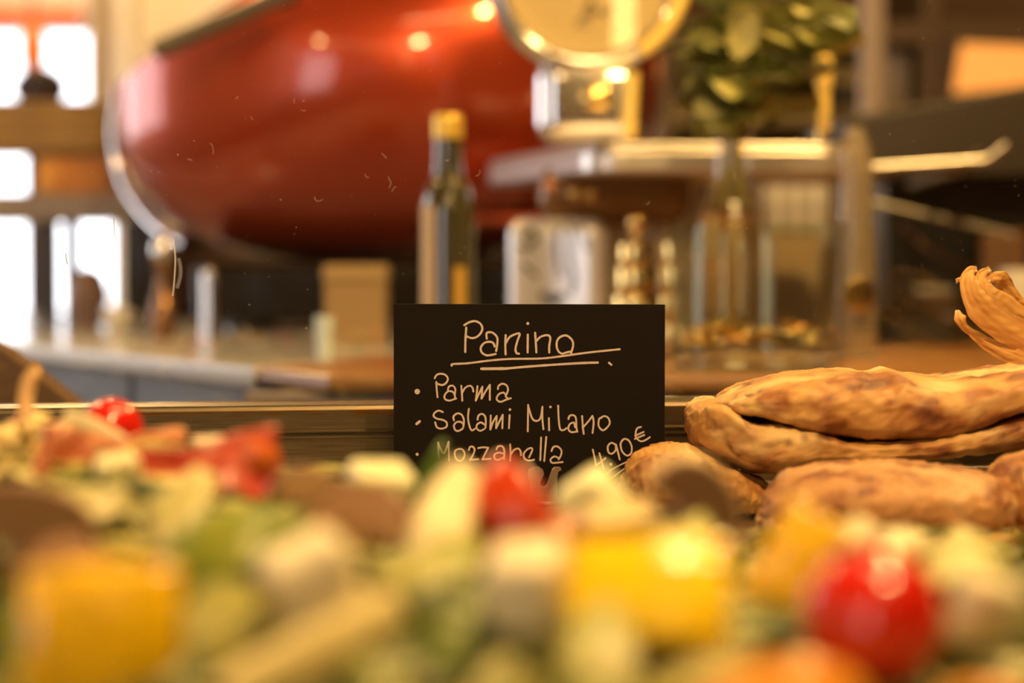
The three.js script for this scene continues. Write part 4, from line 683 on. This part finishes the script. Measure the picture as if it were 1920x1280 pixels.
// gold post added on the tray's corner to imitate a lamp reflection
{
  const z = 1.668, m = MPP(z), b = P(1545, 284, z), top = P(1545, 102, z), H = top.y - b.y, r = 12.5 * m;
  const t = thing('reflection_post', 'slim gold post imitating a lamp reflection above the right corner of the scale tray', 'post', V(b.x, b.y - 0.001, -z));
  part(t, 'rod', new THREE.CylinderGeometry(r * 0.9, r * 0.9, H, 28).translate(0, H / 2, 0), M.reflectionGold);
  part(t, 'knob', smoothLathe([[r, H * 0.66], [r * 1.25, H * 0.7], [r * 1.25, H * 0.96], [r * 0.8, H], [0, H * 1.005]], 20, 28), M.reflectionGold);
  part(t, 'foot', smoothLathe([[r * 2.0, 0], [r * 1.6, H * 0.03], [r * 1.2, H * 0.1], [r * 1.2, H * 0.22], [r * 0.9, H * 0.25]], 20, 28), M.brass);
}
// tall tan bottle right of the jar
{
  const z = 1.72, m = MPP(z), c = P(1598, 0, z), H = P(0, 236, z).y - CT, k = m;
  const t = thing('tall_glass_bottle', 'tall tan tinted glass bottle right of the coin jar', 'bottle', V(c.x, CT, -z + 0.06));
  // stands in front of the tray's right end
  t.position.z = -1.585; const kk = MPP(1.585), c2 = P(1606, 0, 1.585); t.position.x = c2.x; const H2 = P(0, 240, 1.585).y - CT, y1 = P(0, 330, 1.585).y - CT;
  part(t, 'glass', lathe([...new THREE.SplineCurve([[0, 0], [36, 0], [41, 0.004], [41, 0.03], [37, y1 * 0.55], [33, y1 * 0.8], [32, y1], [29, (y1 + H2) / 2], [20, H2 - 0.006], [18, H2]].map(([a, b]) => new THREE.Vector2(a * kk, b))).getPoints(50).map((p) => [p.x, p.y]), ...new THREE.SplineCurve([[16, H2], [17, H2 - 0.006], [26, (y1 + H2) / 2], [29, y1], [30, y1 * 0.8], [34, y1 * 0.55], [38, 0.03], [34, 0.007], [0, 0.006]].map(([a, b]) => new THREE.Vector2(a * kk, b))).getPoints(50).map((p) => [p.x, p.y])], 48), std([0.80, 0.70, 0.50], 0.12, 0, { transmission: 0.85, thickness: 0.003 }));
  const d = P(1604, 552, 1.585).sub(t.position);
  part(t, 'gold_seal', lathe([[0, 0.002], [30 * kk, 0.002], [32 * kk, 0.001], [32 * kk, -0.001], [0, -0.002]], 32).rotateX(Math.PI / 2).translate(0, d.y, 46 * kk + 0.001), M.brass, 'round gold seal near the foot');
}
// oil bottle
{
  const z = 1.6, m = MPP(z), c = P(840, 0, z), y = (py) => P(0, py, z).y - CT, k = (a) => a * m;
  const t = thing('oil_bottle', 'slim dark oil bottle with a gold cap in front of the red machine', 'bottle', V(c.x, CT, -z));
  const dg = std([0.05, 0.045, 0.02], 0.06, 0, { clearcoat: 1, clearcoatRoughness: 0.03 });
  part(t, 'body', smoothLathe([[0, 0], [k(46), 0], [k(50), 0.004], [k(50), y(420)], [k(48), y(385)], [k(40), y(352)], [k(28), y(325)], [k(26), y(262)], [k(24), y(256)], [0, y(256)]], 90, 44), dg);
  part(t, 'cap', lathe([[k(26), y(260)], [k(28), y(258)], [k(28), y(224)], [k(27), y(218)], [k(22), y(214)], [0, y(214)]], 36), std([0.9, 0.6, 0.10], 0.35, 0.5));
  part(t, 'label', new THREE.CylinderGeometry(k(50.8), k(50.8), y(385) - y(640), 20, 1, true, -1.35, 0.85).translate(0, (y(385) + y(640)) / 2, 0), std([0.62, 0.46, 0.26], 0.6, 0, { side: THREE.DoubleSide }), 'tan strip imitating the highlight on the left of the bottle');  // tan strip stands for the vertical highlight on the glass
  part(t, 'gold_strip', new THREE.CylinderGeometry(k(50.9), k(50.9), y(500) - y(640), 12, 1, true, 0.25, 0.45).translate(0, (y(500) + y(640)) / 2, 0), std([0.5, 0.3, 0.05], 0.5, 0, { side: THREE.DoubleSide }), 'amber strip low on the body');
}
// the red machine
{
  const z = 2.25, m = MPP(z), c = P(730, 150, z), a = 512 * m, b = 342 * m, d = 0.20, n = 2.9;
  const t = thing('slicing_machine', 'large glossy red lacquered slicing machine with chrome trim', 'machine', V(c.x, CT, -z)), o = t.position;
  const g = mergeVertices((() => { const q = new THREE.SphereGeometry(1, 96, 64); q.deleteAttribute('uv'); q.deleteAttribute('normal'); return q; })(), 1e-4), p = g.attributes.position;
  const cut = (x, y) => { const A = P(210, 190, z), B = P(545, -8, z), yl = A.y + (B.y - A.y) * (x + c.x - A.x) / (B.x - A.x); return yl - c.y; };
  for (let i = 0; i < p.count; i++) {
    let x = p.getX(i), y = p.getY(i), w = p.getZ(i); const rho = Math.hypot(x, y), k = rho < 1e-6 ? 1 : rho / Math.pow(Math.abs(x) ** n + Math.abs(y) ** n, 1 / n); x *= k * a; y *= k * b; w *= d;
    const sk = Math.max(0, x / a); y += sk * sk * 0.035 * (y < 0 ? 1 : 0);
    const yl = cut(x, y); if (y > yl) y = yl + (y - yl) * 0.06;
    p.setXYZ(i, x, y + c.y - CT, w);
  }
  g.computeVertexNormals();
  part(t, 'red_body', g, std([0.38, 0.040, 0.007], 0.34, 0.6, { clearcoat: 1, clearcoatRoughness: 0.07 }));
  const Lo = (x, y, zz) => P(x, y, zz).sub(o);
  part(t, 'chrome_trim', tube([Lo(545, -10, 2.06), Lo(440, 52, 2.09), Lo(330, 112, 2.13), Lo(250, 162, 2.19), Lo(222, 192, 2.22), Lo(214, 240, 2.22), Lo(228, 330, 2.20), Lo(262, 392, 2.16), Lo(310, 440, 2.11), Lo(345, 458, 2.07)], 9 * m, 80, 12), M.chrome);
  part(t, 'handle', rod(Lo(288, 96, 2.02), Lo(560, -22, 2.02), 17 * m, 20), std([0.10, 0.08, 0.06], 0.3));
  part(t, 'base', box(0.37, 0.058, 0.22, P(745, 0, z).x - o.x, 0.029 + 0.008, 0, 0.008), M.blackGloss);
  for (const [x, zz] of [[-0.15, 0.08], [0.15, 0.08], [-0.15, -0.08], [0.15, -0.08]]) part(t, 'foot', new THREE.CylinderGeometry(0.014, 0.017, 0.01, 20).translate(P(760, 0, z).x - o.x + x, 0.005, zz), M.chrome);
  part(t, 'pedestal', smoothLathe([[0.10, 0.06], [0.075, 0.075], [0.085, 0.09], [0.14, 0.12]], 24, 40).translate(P(760, 0, z).x - o.x, 0, 0), M.blackGloss);
  part(t, 'carriage', box(0.14, 0.008, 0.06, P(985, 0, 2.02).x - o.x, P(0, 412, 2.02).y - o.y, 0.2, 0.003).rotateZ(0), std([0.45, 0.06, 0.015], 0.3, 0, { clearcoat: 1 }));
}
// small things in front of the red machine
{
  const at = (name, label, cat, px, z, py, prof, mat, py0) => { const m = MPP(z), c = P(px, 0, z), H = P(0, py, z).y - CT; const t = thing(name, label, cat, V(c.x, CT, -z)); return [t, m, H]; };
  let [t, m, H] = at('pepper_mill', 'small chrome pepper mill beside the black shelf post', 'mill', 302, 1.98, 438);
  part(t, 'body', smoothLathe([[0, 0], [20 * m, 0], [24 * m, H * 0.08], [26 * m, H * 0.25], [14 * m, H * 0.45], [12 * m, H * 0.6], [18 * m, H * 0.75]], 40, 32), std([0.25, 0.13, 0.06], 0.2, 0.6));
  part(t, 'head', smoothLathe([[18 * m, H * 0.75], [20 * m, H * 0.85], [14 * m, H * 0.95], [0, H]], 20, 32), M.chrome);
  [t, m, H] = at('salt_shaker', 'small shiny steel shaker in front of the dark base of the red machine', 'shaker', 390, 1.95, 500);
  part(t, 'body', smoothLathe([[0, 0], [15 * m, 0], [16 * m, H * 0.1], [14 * m, H * 0.7]], 24, 32), M.chrome); part(t, 'lid', smoothLathe([[14.5 * m, H * 0.7], [14 * m, H * 0.9], [8 * m, H * 0.98], [0, H]], 20, 32), M.chrome);
  [t, m, H] = at('khaki_box', 'khaki wooden box under the right side of the red machine', 'box', 668, 1.85, 497);
  part(t, 'box_body', box(112 * m, H * 0.82, 0.06, 0, H * 0.41, 0, 0.002), std([0.30, 0.20, 0.085], 0.6)); part(t, 'lid', box(118 * m, H * 0.18, 0.064, 0, H * 0.91, 0, 0.002), std([0.36, 0.25, 0.11], 0.6));
  [t, m, H] = at('highlight_cup', 'tiny pale blue cup imitating a highlight at the front of the khaki box', 'glass', 606, 1.60, 592);  // cup added in place of a blue-white highlight
  part(t, 'cup', lathe([[0, 0], [15 * m, 0], [18 * m, H], [17 * m, H], [14 * m, 0.003], [0, 0.003]], 32), std([0.6, 0.75, 0.8], 0.2, 0.0, { clearcoat: 0.6 })); part(t, 'rim', new THREE.TorusGeometry(17.5 * m, 0.7 * m, 8, 32).rotateX(Math.PI / 2).translate(0, H, 0), M.chrome);
  [t, m, H] = at('brown_jar', 'round brown ceramic jar before the lower window', 'jar', 160, 2.30, 500);
  part(t, 'body', smoothLathe([[0, 0], [24 * m, 0], [36 * m, H * 0.3], [40 * m, H * 0.55], [30 * m, H * 0.85], [22 * m, H * 0.9]], 40, 36), std([0.22, 0.14, 0.11], 0.4)); part(t, 'lid', smoothLathe([[24 * m, H * 0.9], [20 * m, H * 0.95], [5 * m, H * 0.97], [6 * m, H], [0, H * 1.02]], 24, 32), std([0.16, 0.10, 0.08], 0.4));
  [t, m, H] = at('white_cup', 'small white cup right of the brown ceramic jar', 'cup', 212, 2.2, 575);
  part(t, 'bowl', lathe([[0, 0], [16 * m, 0], [24 * m, H * 0.6], [25 * m, H], [23.5 * m, H], [22 * m, H * 0.6], [14 * m, 0.003], [0, 0.003]], 36), M.whitePorcelain); part(t, 'handle', new THREE.TorusGeometry(10 * m, 2.5 * m, 10, 24).translate(28 * m, H * 0.55, 0), M.whitePorcelain);
}
for (const [name, label, cat, px0, px1, py, z, c, c2] of [
  ['paper_box', 'pinkish tan paper box standing behind the coin jar', 'box', 1422, 1550, 345, 2.06, [0.42, 0.30, 0.22], [0.34, 0.31, 0.30]],
  ['paper_box', 'brown paper box behind the carafe, left of the pinkish tan box', 'box', 1236, 1418, 405, 2.10, [0.33, 0.20, 0.10], [0.28, 0.16, 0.07]],
]) {
  const x0 = P(px0, 0, z).x, x1 = P(px1, 0, z).x, h = P(0, py, z).y - CT, w = x1 - x0, t = thing(name, label, cat, V((x0 + x1) / 2, CT, -z));
  part(t, 'box_body', box(w, h * 0.68, 0.07, 0, h * 0.34, 0, 0.003), std(c, 0.7)); part(t, 'lid', box(w * 1.02, h * 0.32, 0.073, 0, h * 0.84, 0, 0.003), std(c2, 0.6));
  for (let k = 0; k < 3; k++) part(t, 'ribbon', box(0.004, h * 0.32, 0.002, w * (k - 1) * 0.26, h * 0.84, 0.0375, 0.0008), M.white);
}
// shelf on the counter before the window, with basket and box
{
  const z = 2.5, m = MPP(z), yT = P(0, 366, z).y, yB = P(0, 416, z).y, x0 = P(-160, 0, z).x, x1 = P(285, 0, z).x;
  const t = thing('counter_shelf', 'grey brown shelf on black posts standing on the grey counter', 'shelf', V((x0 + x1) / 2, CT, -z));
  part(t, 'board', box(x1 - x0, yT - yB, 0.16, 0, (yT + yB) / 2 - CT, 0, 0.004), std([0.30, 0.25, 0.22], 0.4));
  for (const px of [112, 268]) for (const dz of [0.06, -0.06]) part(t, 'post', box((px > 200 ? 40 : 26) * m, yB - CT, 0.02, P(px, 0, z).x - (x0 + x1) / 2, (yB - CT) / 2, dz, 0.002), M.black);
  const bz = 2.5, bx0 = P(82, 0, bz).x, bx1 = P(214, 0, bz).x, bt = P(0, 292, bz).y;
  const b = thing('amber_box', 'amber orange box on the grey brown shelf', 'box', V((bx0 + bx1) / 2, yT, -bz));
  part(b, 'box_body', box(bx1 - bx0, bt - yT, 0.09, 0, (bt - yT) / 2, 0, 0.003), std([0.62, 0.25, 0.02], 0.45)); part(b, 'panel', box((bx1 - bx0) * 0.3, (bt - yT) * 0.9, 0.004, -(bx1 - bx0) * 0.33, (bt - yT) * 0.48, 0.046, 0.001), std([0.70, 0.34, 0.04], 0.45));
  // basket lying over the box
  const c0 = P(-60, 0, bz).x, c1 = P(212, 0, bz).x, h0 = bt + 0.002, h1 = P(0, 196, bz).y, k = thing('woven_basket', 'long tan woven basket on top of the amber box', 'basket', V((c0 + c1) / 2, h0, -bz));
  const W = c1 - c0, H = h1 - h0, wicker = std([0.42, 0.28, 0.12], 0.8), wick2 = std([0.33, 0.21, 0.09], 0.8);
  for (let r = 0; r < 7; r++) { const pts = [], yy = H * (r + 0.5) / 7, e = 1 - 0.04 * (6 - r) / 6; for (let i = 0; i < 64; i++) { const a = i / 64 * 2 * Math.PI, w = 0.003 * Math.cos(i * Math.PI / 2 + r * Math.PI); pts.push(V((W / 2 * e + w) * Math.sign(Math.cos(a)) * Math.abs(Math.cos(a)) ** 0.35, yy, (0.06 + w) * Math.sign(Math.sin(a)) * Math.abs(Math.sin(a)) ** 0.35)); } part(k, 'weave_row', tube(pts, H / 13, 130, 7, true), r % 2 ? wicker : wick2); }
  part(k, 'basket_floor', box(W * 0.92, 0.006, 0.10, 0, 0.004, 0, 0.002), wicker);
}
{ // orange valance, hanging lamp, cream curtain, dark chair
  const zv = 4.18;
  const a = P(-300, 12, zv), b = P(152, 50, zv);
  solo('orange_valance', 'pink orange cloth valance across the top of the bright window', 'valance', shell((u, v) => V(a.x + (b.x - a.x) * u, a.y + (b.y - a.y) * v, -zv + 0.008 * Math.sin(u * 60)), 90, 6, 0.002), std([0.9, 0.36, 0.18], 0.9, 0, { transmission: 0.55, thickness: 0 }));
  const l = thing('paper_lantern', 'orange paper lantern hanging before the upper window at the left', 'lantern', P(62, 92, 3.9)), m = MPP(3.9);
  part(l, 'lamp_shade', smoothLathe([[6 * m, -45 * m], [20 * m, -36 * m], [25 * m, 0], [20 * m, 36 * m], [6 * m, 45 * m]], 30, 32), std([0.95, 0.42, 0.06], 0.8, 0, { transmission: 0.6, thickness: 0, side: THREE.DoubleSide }));
  part(l, 'cord', new THREE.CylinderGeometry(0.003, 0.003, RH - l.position.y - 45 * m, 8).translate(0, (RH - l.position.y + 45 * m) / 2, 0), M.black);
  const c0 = P(164, 0, 4.19), c1 = P(208, 0, 4.19);
  solo('cream_curtain', 'narrow cream curtain hanging between the bright window and its white post', 'curtain', shell((u, v) => V(c0.x + (c1.x - c0.x) * u, 2.5 - 1.3 * v, -4.19 + 0.012 * Math.sin(u * 19)), 40, 10, 0.002), std([0.72, 0.62, 0.5], 0.9, 0, { transmission: 0.25, thickness: 0 }));
  const ch = P(75, 165, 3.3), t = thing('dark_chair', 'dark chair with a rounded back before the upper window', 'chair', V(ch.x, 0, -3.3)), mm = MPP(3.3);
  part(t, 'backrest', wobble(new THREE.SphereGeometry(1, 32, 20).scale(52 * mm, 40 * mm, 0.03), 0.002, 10).translate(0, ch.y, 0), std([0.05, 0.03, 0.03], 0.7));
  part(t, 'back_post', box(0.04, ch.y - 0.0, 0.03, 0, ch.y / 2, -0.005, 0.004), M.darkWood); part(t, 'seat', box(0.3, 0.04, 0.3, 0, 0.72, 0.16, 0.01), M.darkWood);
  for (const [x, z] of [[-0.12, 0.05], [0.12, 0.05], [-0.12, 0.28], [0.12, 0.28]]) part(t, 'leg', new THREE.CylinderGeometry(0.012, 0.01, 0.7, 12).translate(x, 0.35, z), M.darkWood);
}
{
  const z = 2.72, x0 = P(292, 0, z).x, x1 = P(1240, 0, z).x, h = P(0, 432, z).y - CT, t = thing('dark_backing', 'low dark brown cabinet added as dark backing behind the red machine', 'cabinet', V((x0 + x1) / 2, CT, -z)), w = x1 - x0;  // cabinet added so the space under the red machine stays dark
  part(t, 'cabinet_body', box(w, h - 0.012, 0.14, 0, (h - 0.012) / 2, 0, 0.003), M.darkWood); part(t, 'top', box(w + 0.01, 0.012, 0.15, 0, h - 0.006, 0, 0.003), M.darkWood);
  for (let k = 0; k < 3; k++) { const d = part(t, 'door', box(w / 3 - 0.006, h - 0.03, 0.008, (k - 1) * w / 3, (h - 0.012) / 2, 0.074, 0.002), M.brown); part(d, 'knob', new THREE.SphereGeometry(0.006, 16, 12).translate((k - 1) * w / 3 + w / 7, h / 2, 0.083), M.brass); }
}
// ------------------------------------------------------------------ right background
{
  const z = 1.98, t = thing('coffee_machine', 'big black counter machine at the right with a sloping hood', 'machine', V(P(1790, 0, z).x, CT + 0.002, -z)), o = t.position, m = MPP(z), L = (x, y, zz) => P(x, y, zz).sub(o);
  const prism = (pts, zz, depth) => { const s = new THREE.Shape(pts.map(([x, y]) => { const p = L(x, y, zz); return new THREE.Vector2(p.x, Math.max(0, p.y)); })); return new THREE.ExtrudeGeometry(s, { depth, bevelEnabled: true, bevelSize: 0.003, bevelThickness: 0.003, bevelOffset: -0.003, bevelSegments: 3 }).translate(0, 0, L(0, 0, zz).z - depth); };
  const brownBlack = std([0.017, 0.010, 0.006], 0.45);
  part(t, 'hood', prism([[1575, 222], [1700, 200], [1930, 158], [2200, 118], [2200, 330], [1575, 330]], 2.02, 0.22), brownBlack);
  part(t, 'body', prism([[1660, 330], [2200, 330], [2200, 640], [1660, 640]], 2.12, 0.18), M.black);
  part(t, 'drip_tray', prism([[1600, 640], [2150, 640], [2150, 660], [1600, 660]], 1.85, 0.26), M.black);
  part(t, 'steam_wand', rod(L(1632, 378, 1.9), L(1900, 440, 1.9), 6 * m), M.steel);
  part(t, 'side_panel', prism([[1840, 440], [1925, 430], [1925, 640], [1840, 640]], 2.05, 0.03), std([0.12, 0.055, 0.02], 0.5));
  for (const [x, y] of [[1655, 600], [1800, 604]]) part(t, 'knob', new THREE.CylinderGeometry(22 * m, 25 * m, 0.02, 28).rotateX(Math.PI / 2).translate(...L(x, y, 1.84).toArray()), M.blackGloss);
  part(t, 'highlight_bar', box(80 * m, 14 * m, 0.003, ...L(1752, 546, 2.105).toArray(), 0.001), M.steel);  // steel bar added for a pale horizontal highlight
  part(t, 'portafilter_handle', rod(L(1660, 585, 1.93), L(1800, 560, 2.02), 9 * m), std([0.05, 0.035, 0.025], 0.4));
  part(t, 'pipe', tube([L(1690, 420, 2.0), L(1730, 460, 1.98), L(1800, 500, 2.0), L(1850, 540, 2.03)], 5 * m, 30, 8), std([0.12, 0.06, 0.03], 0.4, 0.5));
  // narrow tray in front of the hood
  const q = thing('metal_tray', 'narrow grey metal tray with an upturned end below the machine hood', 'tray', L(0, 0, 0).add(o)), oo = P(1740, 318, 1.80); q.position.copy(oo); const K = (x, y, zz) => P(x, y, zz).sub(oo);
  const f = (u, v) => { const zz = 1.76 + 0.10 * v, px = 1622 + 205 * Math.min(u / 0.86, 1) + (u > 0.86 ? (u - 0.86) / 0.14 * 38 : 0), py = 332 - 14 * Math.min(1, u / 0.86) - (u > 0.86 ? (u - 0.86) / 0.14 * 28 : 0); return K(px, py, 1.8).setZ(-zz - oo.z).add(V(0, 0.006 * Math.abs(v - 0.5) * 2, 0)); };
  part(q, 'tray_floor', shell(f, 30, 6, 0.003), M.steel);
  part(q, 'front_rim', tube([0, 0.2, 0.4, 0.6, 0.8, 0.86, 0.93, 1].map((u) => f(u, 0)), 8 * MPP(1.76), 40, 10), M.steel);
  for (const u of [0.15, 0.75]) { const p = f(u, 0.5); part(q, 'bracket', rod(p, V(p.x, p.y - 0.003, -2.02 - oo.z), 0.004), M.steel); }
  const cup = thing('white_cup', 'white cup on the machine behind the husk strips', 'cup', P(1905, 645, 1.90)), mc = MPP(1.9); cup.position.y = P(0, 640, 1.85).y + 0.001; const hc = P(0, 505, 1.9).y - cup.position.y;
  part(cup, 'bowl', lathe([[0, 0], [22 * mc, 0], [30 * mc, hc * 0.3], [36 * mc, hc], [34 * mc, hc], [27 * mc, hc * 0.3], [20 * mc, 0.003], [0, 0.003]], 36), M.whitePorcelain); part(cup, 'handle', new THREE.TorusGeometry(14 * mc, 3 * mc, 10, 24).translate(46 * mc, hc * 0.6, 0), M.whitePorcelain);
}
{ // dark dresser with shelves behind the machine
  const z = 3.2, t = thing('back_cabinet', 'tall brown cabinet with open shelves behind the machine at the right', 'cabinet', V(0, 0, -z)), wt = std([0.13, 0.07, 0.03], 0.5), m = MPP(z);
  const X = (px, zz = z) => P(px, 0, zz).x, Y = (py, zz = z) => P(0, py, zz).y, x0 = X(1250), x1 = 2.05;
  part(t, 'back_panel', plain(x1 - x0, 2.4, 0.02, (x0 + x1) / 2, 1.2, -0.36), std([0.20, 0.115, 0.06], 0.7));
  for (const xx of [x0, X(1748), x1]) part(t, 'side_board', box(0.025, 2.4, 0.36, xx, 1.2, -0.18, 0.002), wt);
  for (const yy of [0.08, 0.8, Y(215), Y(60), 1.85, 2.39]) part(t, 'shelf_board', box(x1 - x0, 0.03, 0.36, (x0 + x1) / 2, yy, -0.18, 0.002), yy > 1.25 && yy < 1.4 ? std([0.22, 0.15, 0.05], 0.5) : wt);
  // things on the shelf
  const yS = Y(215) + 0.0155;
  const bx = (name, label, cat, px0, px1, py, zz, mat, lid) => { const w = X(px1, zz) - X(px0, zz), h = Y(py, zz) - yS; const q = thing(name, label, cat, V((X(px0, zz) + X(px1, zz)) / 2, yS + 0.001, -zz)); part(q, 'box_body', box(w, h * 0.8, 0.08, 0, h * 0.4, 0, 0.003), mat); part(q, 'lid', box(w * 1.03, h * 0.2, 0.083, 0, h * 0.9, 0, 0.003), lid ?? mat); };
  bx('grey_tin', 'tall mauve grey tin on the cabinet shelf right of the sprigs', 'tin', 1645, 1694, 96, 3.3, std([0.27, 0.22, 0.22], 0.5));
  bx('brown_box', 'slim rust brown box beside the mauve grey tin', 'box', 1622, 1642, 105, 3.3, std([0.28, 0.10, 0.03], 0.5));
  bx('beige_box', 'beige box on the cabinet shelf behind the added gold post', 'box', 1556, 1617, 112, 3.36, std([0.45, 0.36, 0.22], 0.6));
  bx('black_box', 'low black box in front of the beige box', 'box', 1553, 1616, 165, 3.26, M.black);
  { const pz = 2.95, w = 40 * MPP(pz), q = thing('pale_post', 'pale pinkish upright post beside the brown cabinet', 'post', V(P(1617, 0, pz).x, CT - 0.0, -2.87)); part(q, 'shaft', box(w, 1.0, 0.03, 0, 0.5 + 0.14, 0, 0.004), std([0.48, 0.38, 0.32], 0.5)); part(q, 'foot', box(w * 2, 0.14, 0.05, 0, 0.07, 0, 0.004), M.darkWood); }
  // orange lit surface: its light is put in as glow plus an area light
  const q = thing('orange_lit_patch', 'lit orange surface imitated by a glowing sheet in a dark frame at the upper right', 'light panel', P(1880, 125, 3.15)), mm = MPP(3.15), sh = new THREE.Shape([[-90, -48], [-76, 40], [150, 30], [150, -20]].map(([a, b]) => new THREE.Vector2(a * mm, b * mm)));
  part(q, 'diffuser', new THREE.ExtrudeGeometry(sh, { depth: 0.006, bevelEnabled: true, bevelSize: 0.002, bevelThickness: 0.002, bevelSegments: 2 }), new THREE.MeshStandardMaterial({ color: rgb(0.8, 0.3, 0.06), emissive: rgb(1, 0.40, 0.08), emissiveIntensity: 0.75, roughness: 0.6 }));
  part(q, 'frame', box(300 * mm, 118 * mm, 0.02, 40 * mm, -4 * mm, -0.014, 0.004), M.darkWood);
  const rl = new THREE.RectAreaLight(rgb(1, 0.40, 0.08), 0.75, 180 * mm, 60 * mm); rl.position.copy(q.position).add(V(30 * mm, 0, 0.015)); rl.lookAt(rl.position.clone().add(V(0, 0, 1))); scene.add(rl);
}

renderer.render(scene, camera);
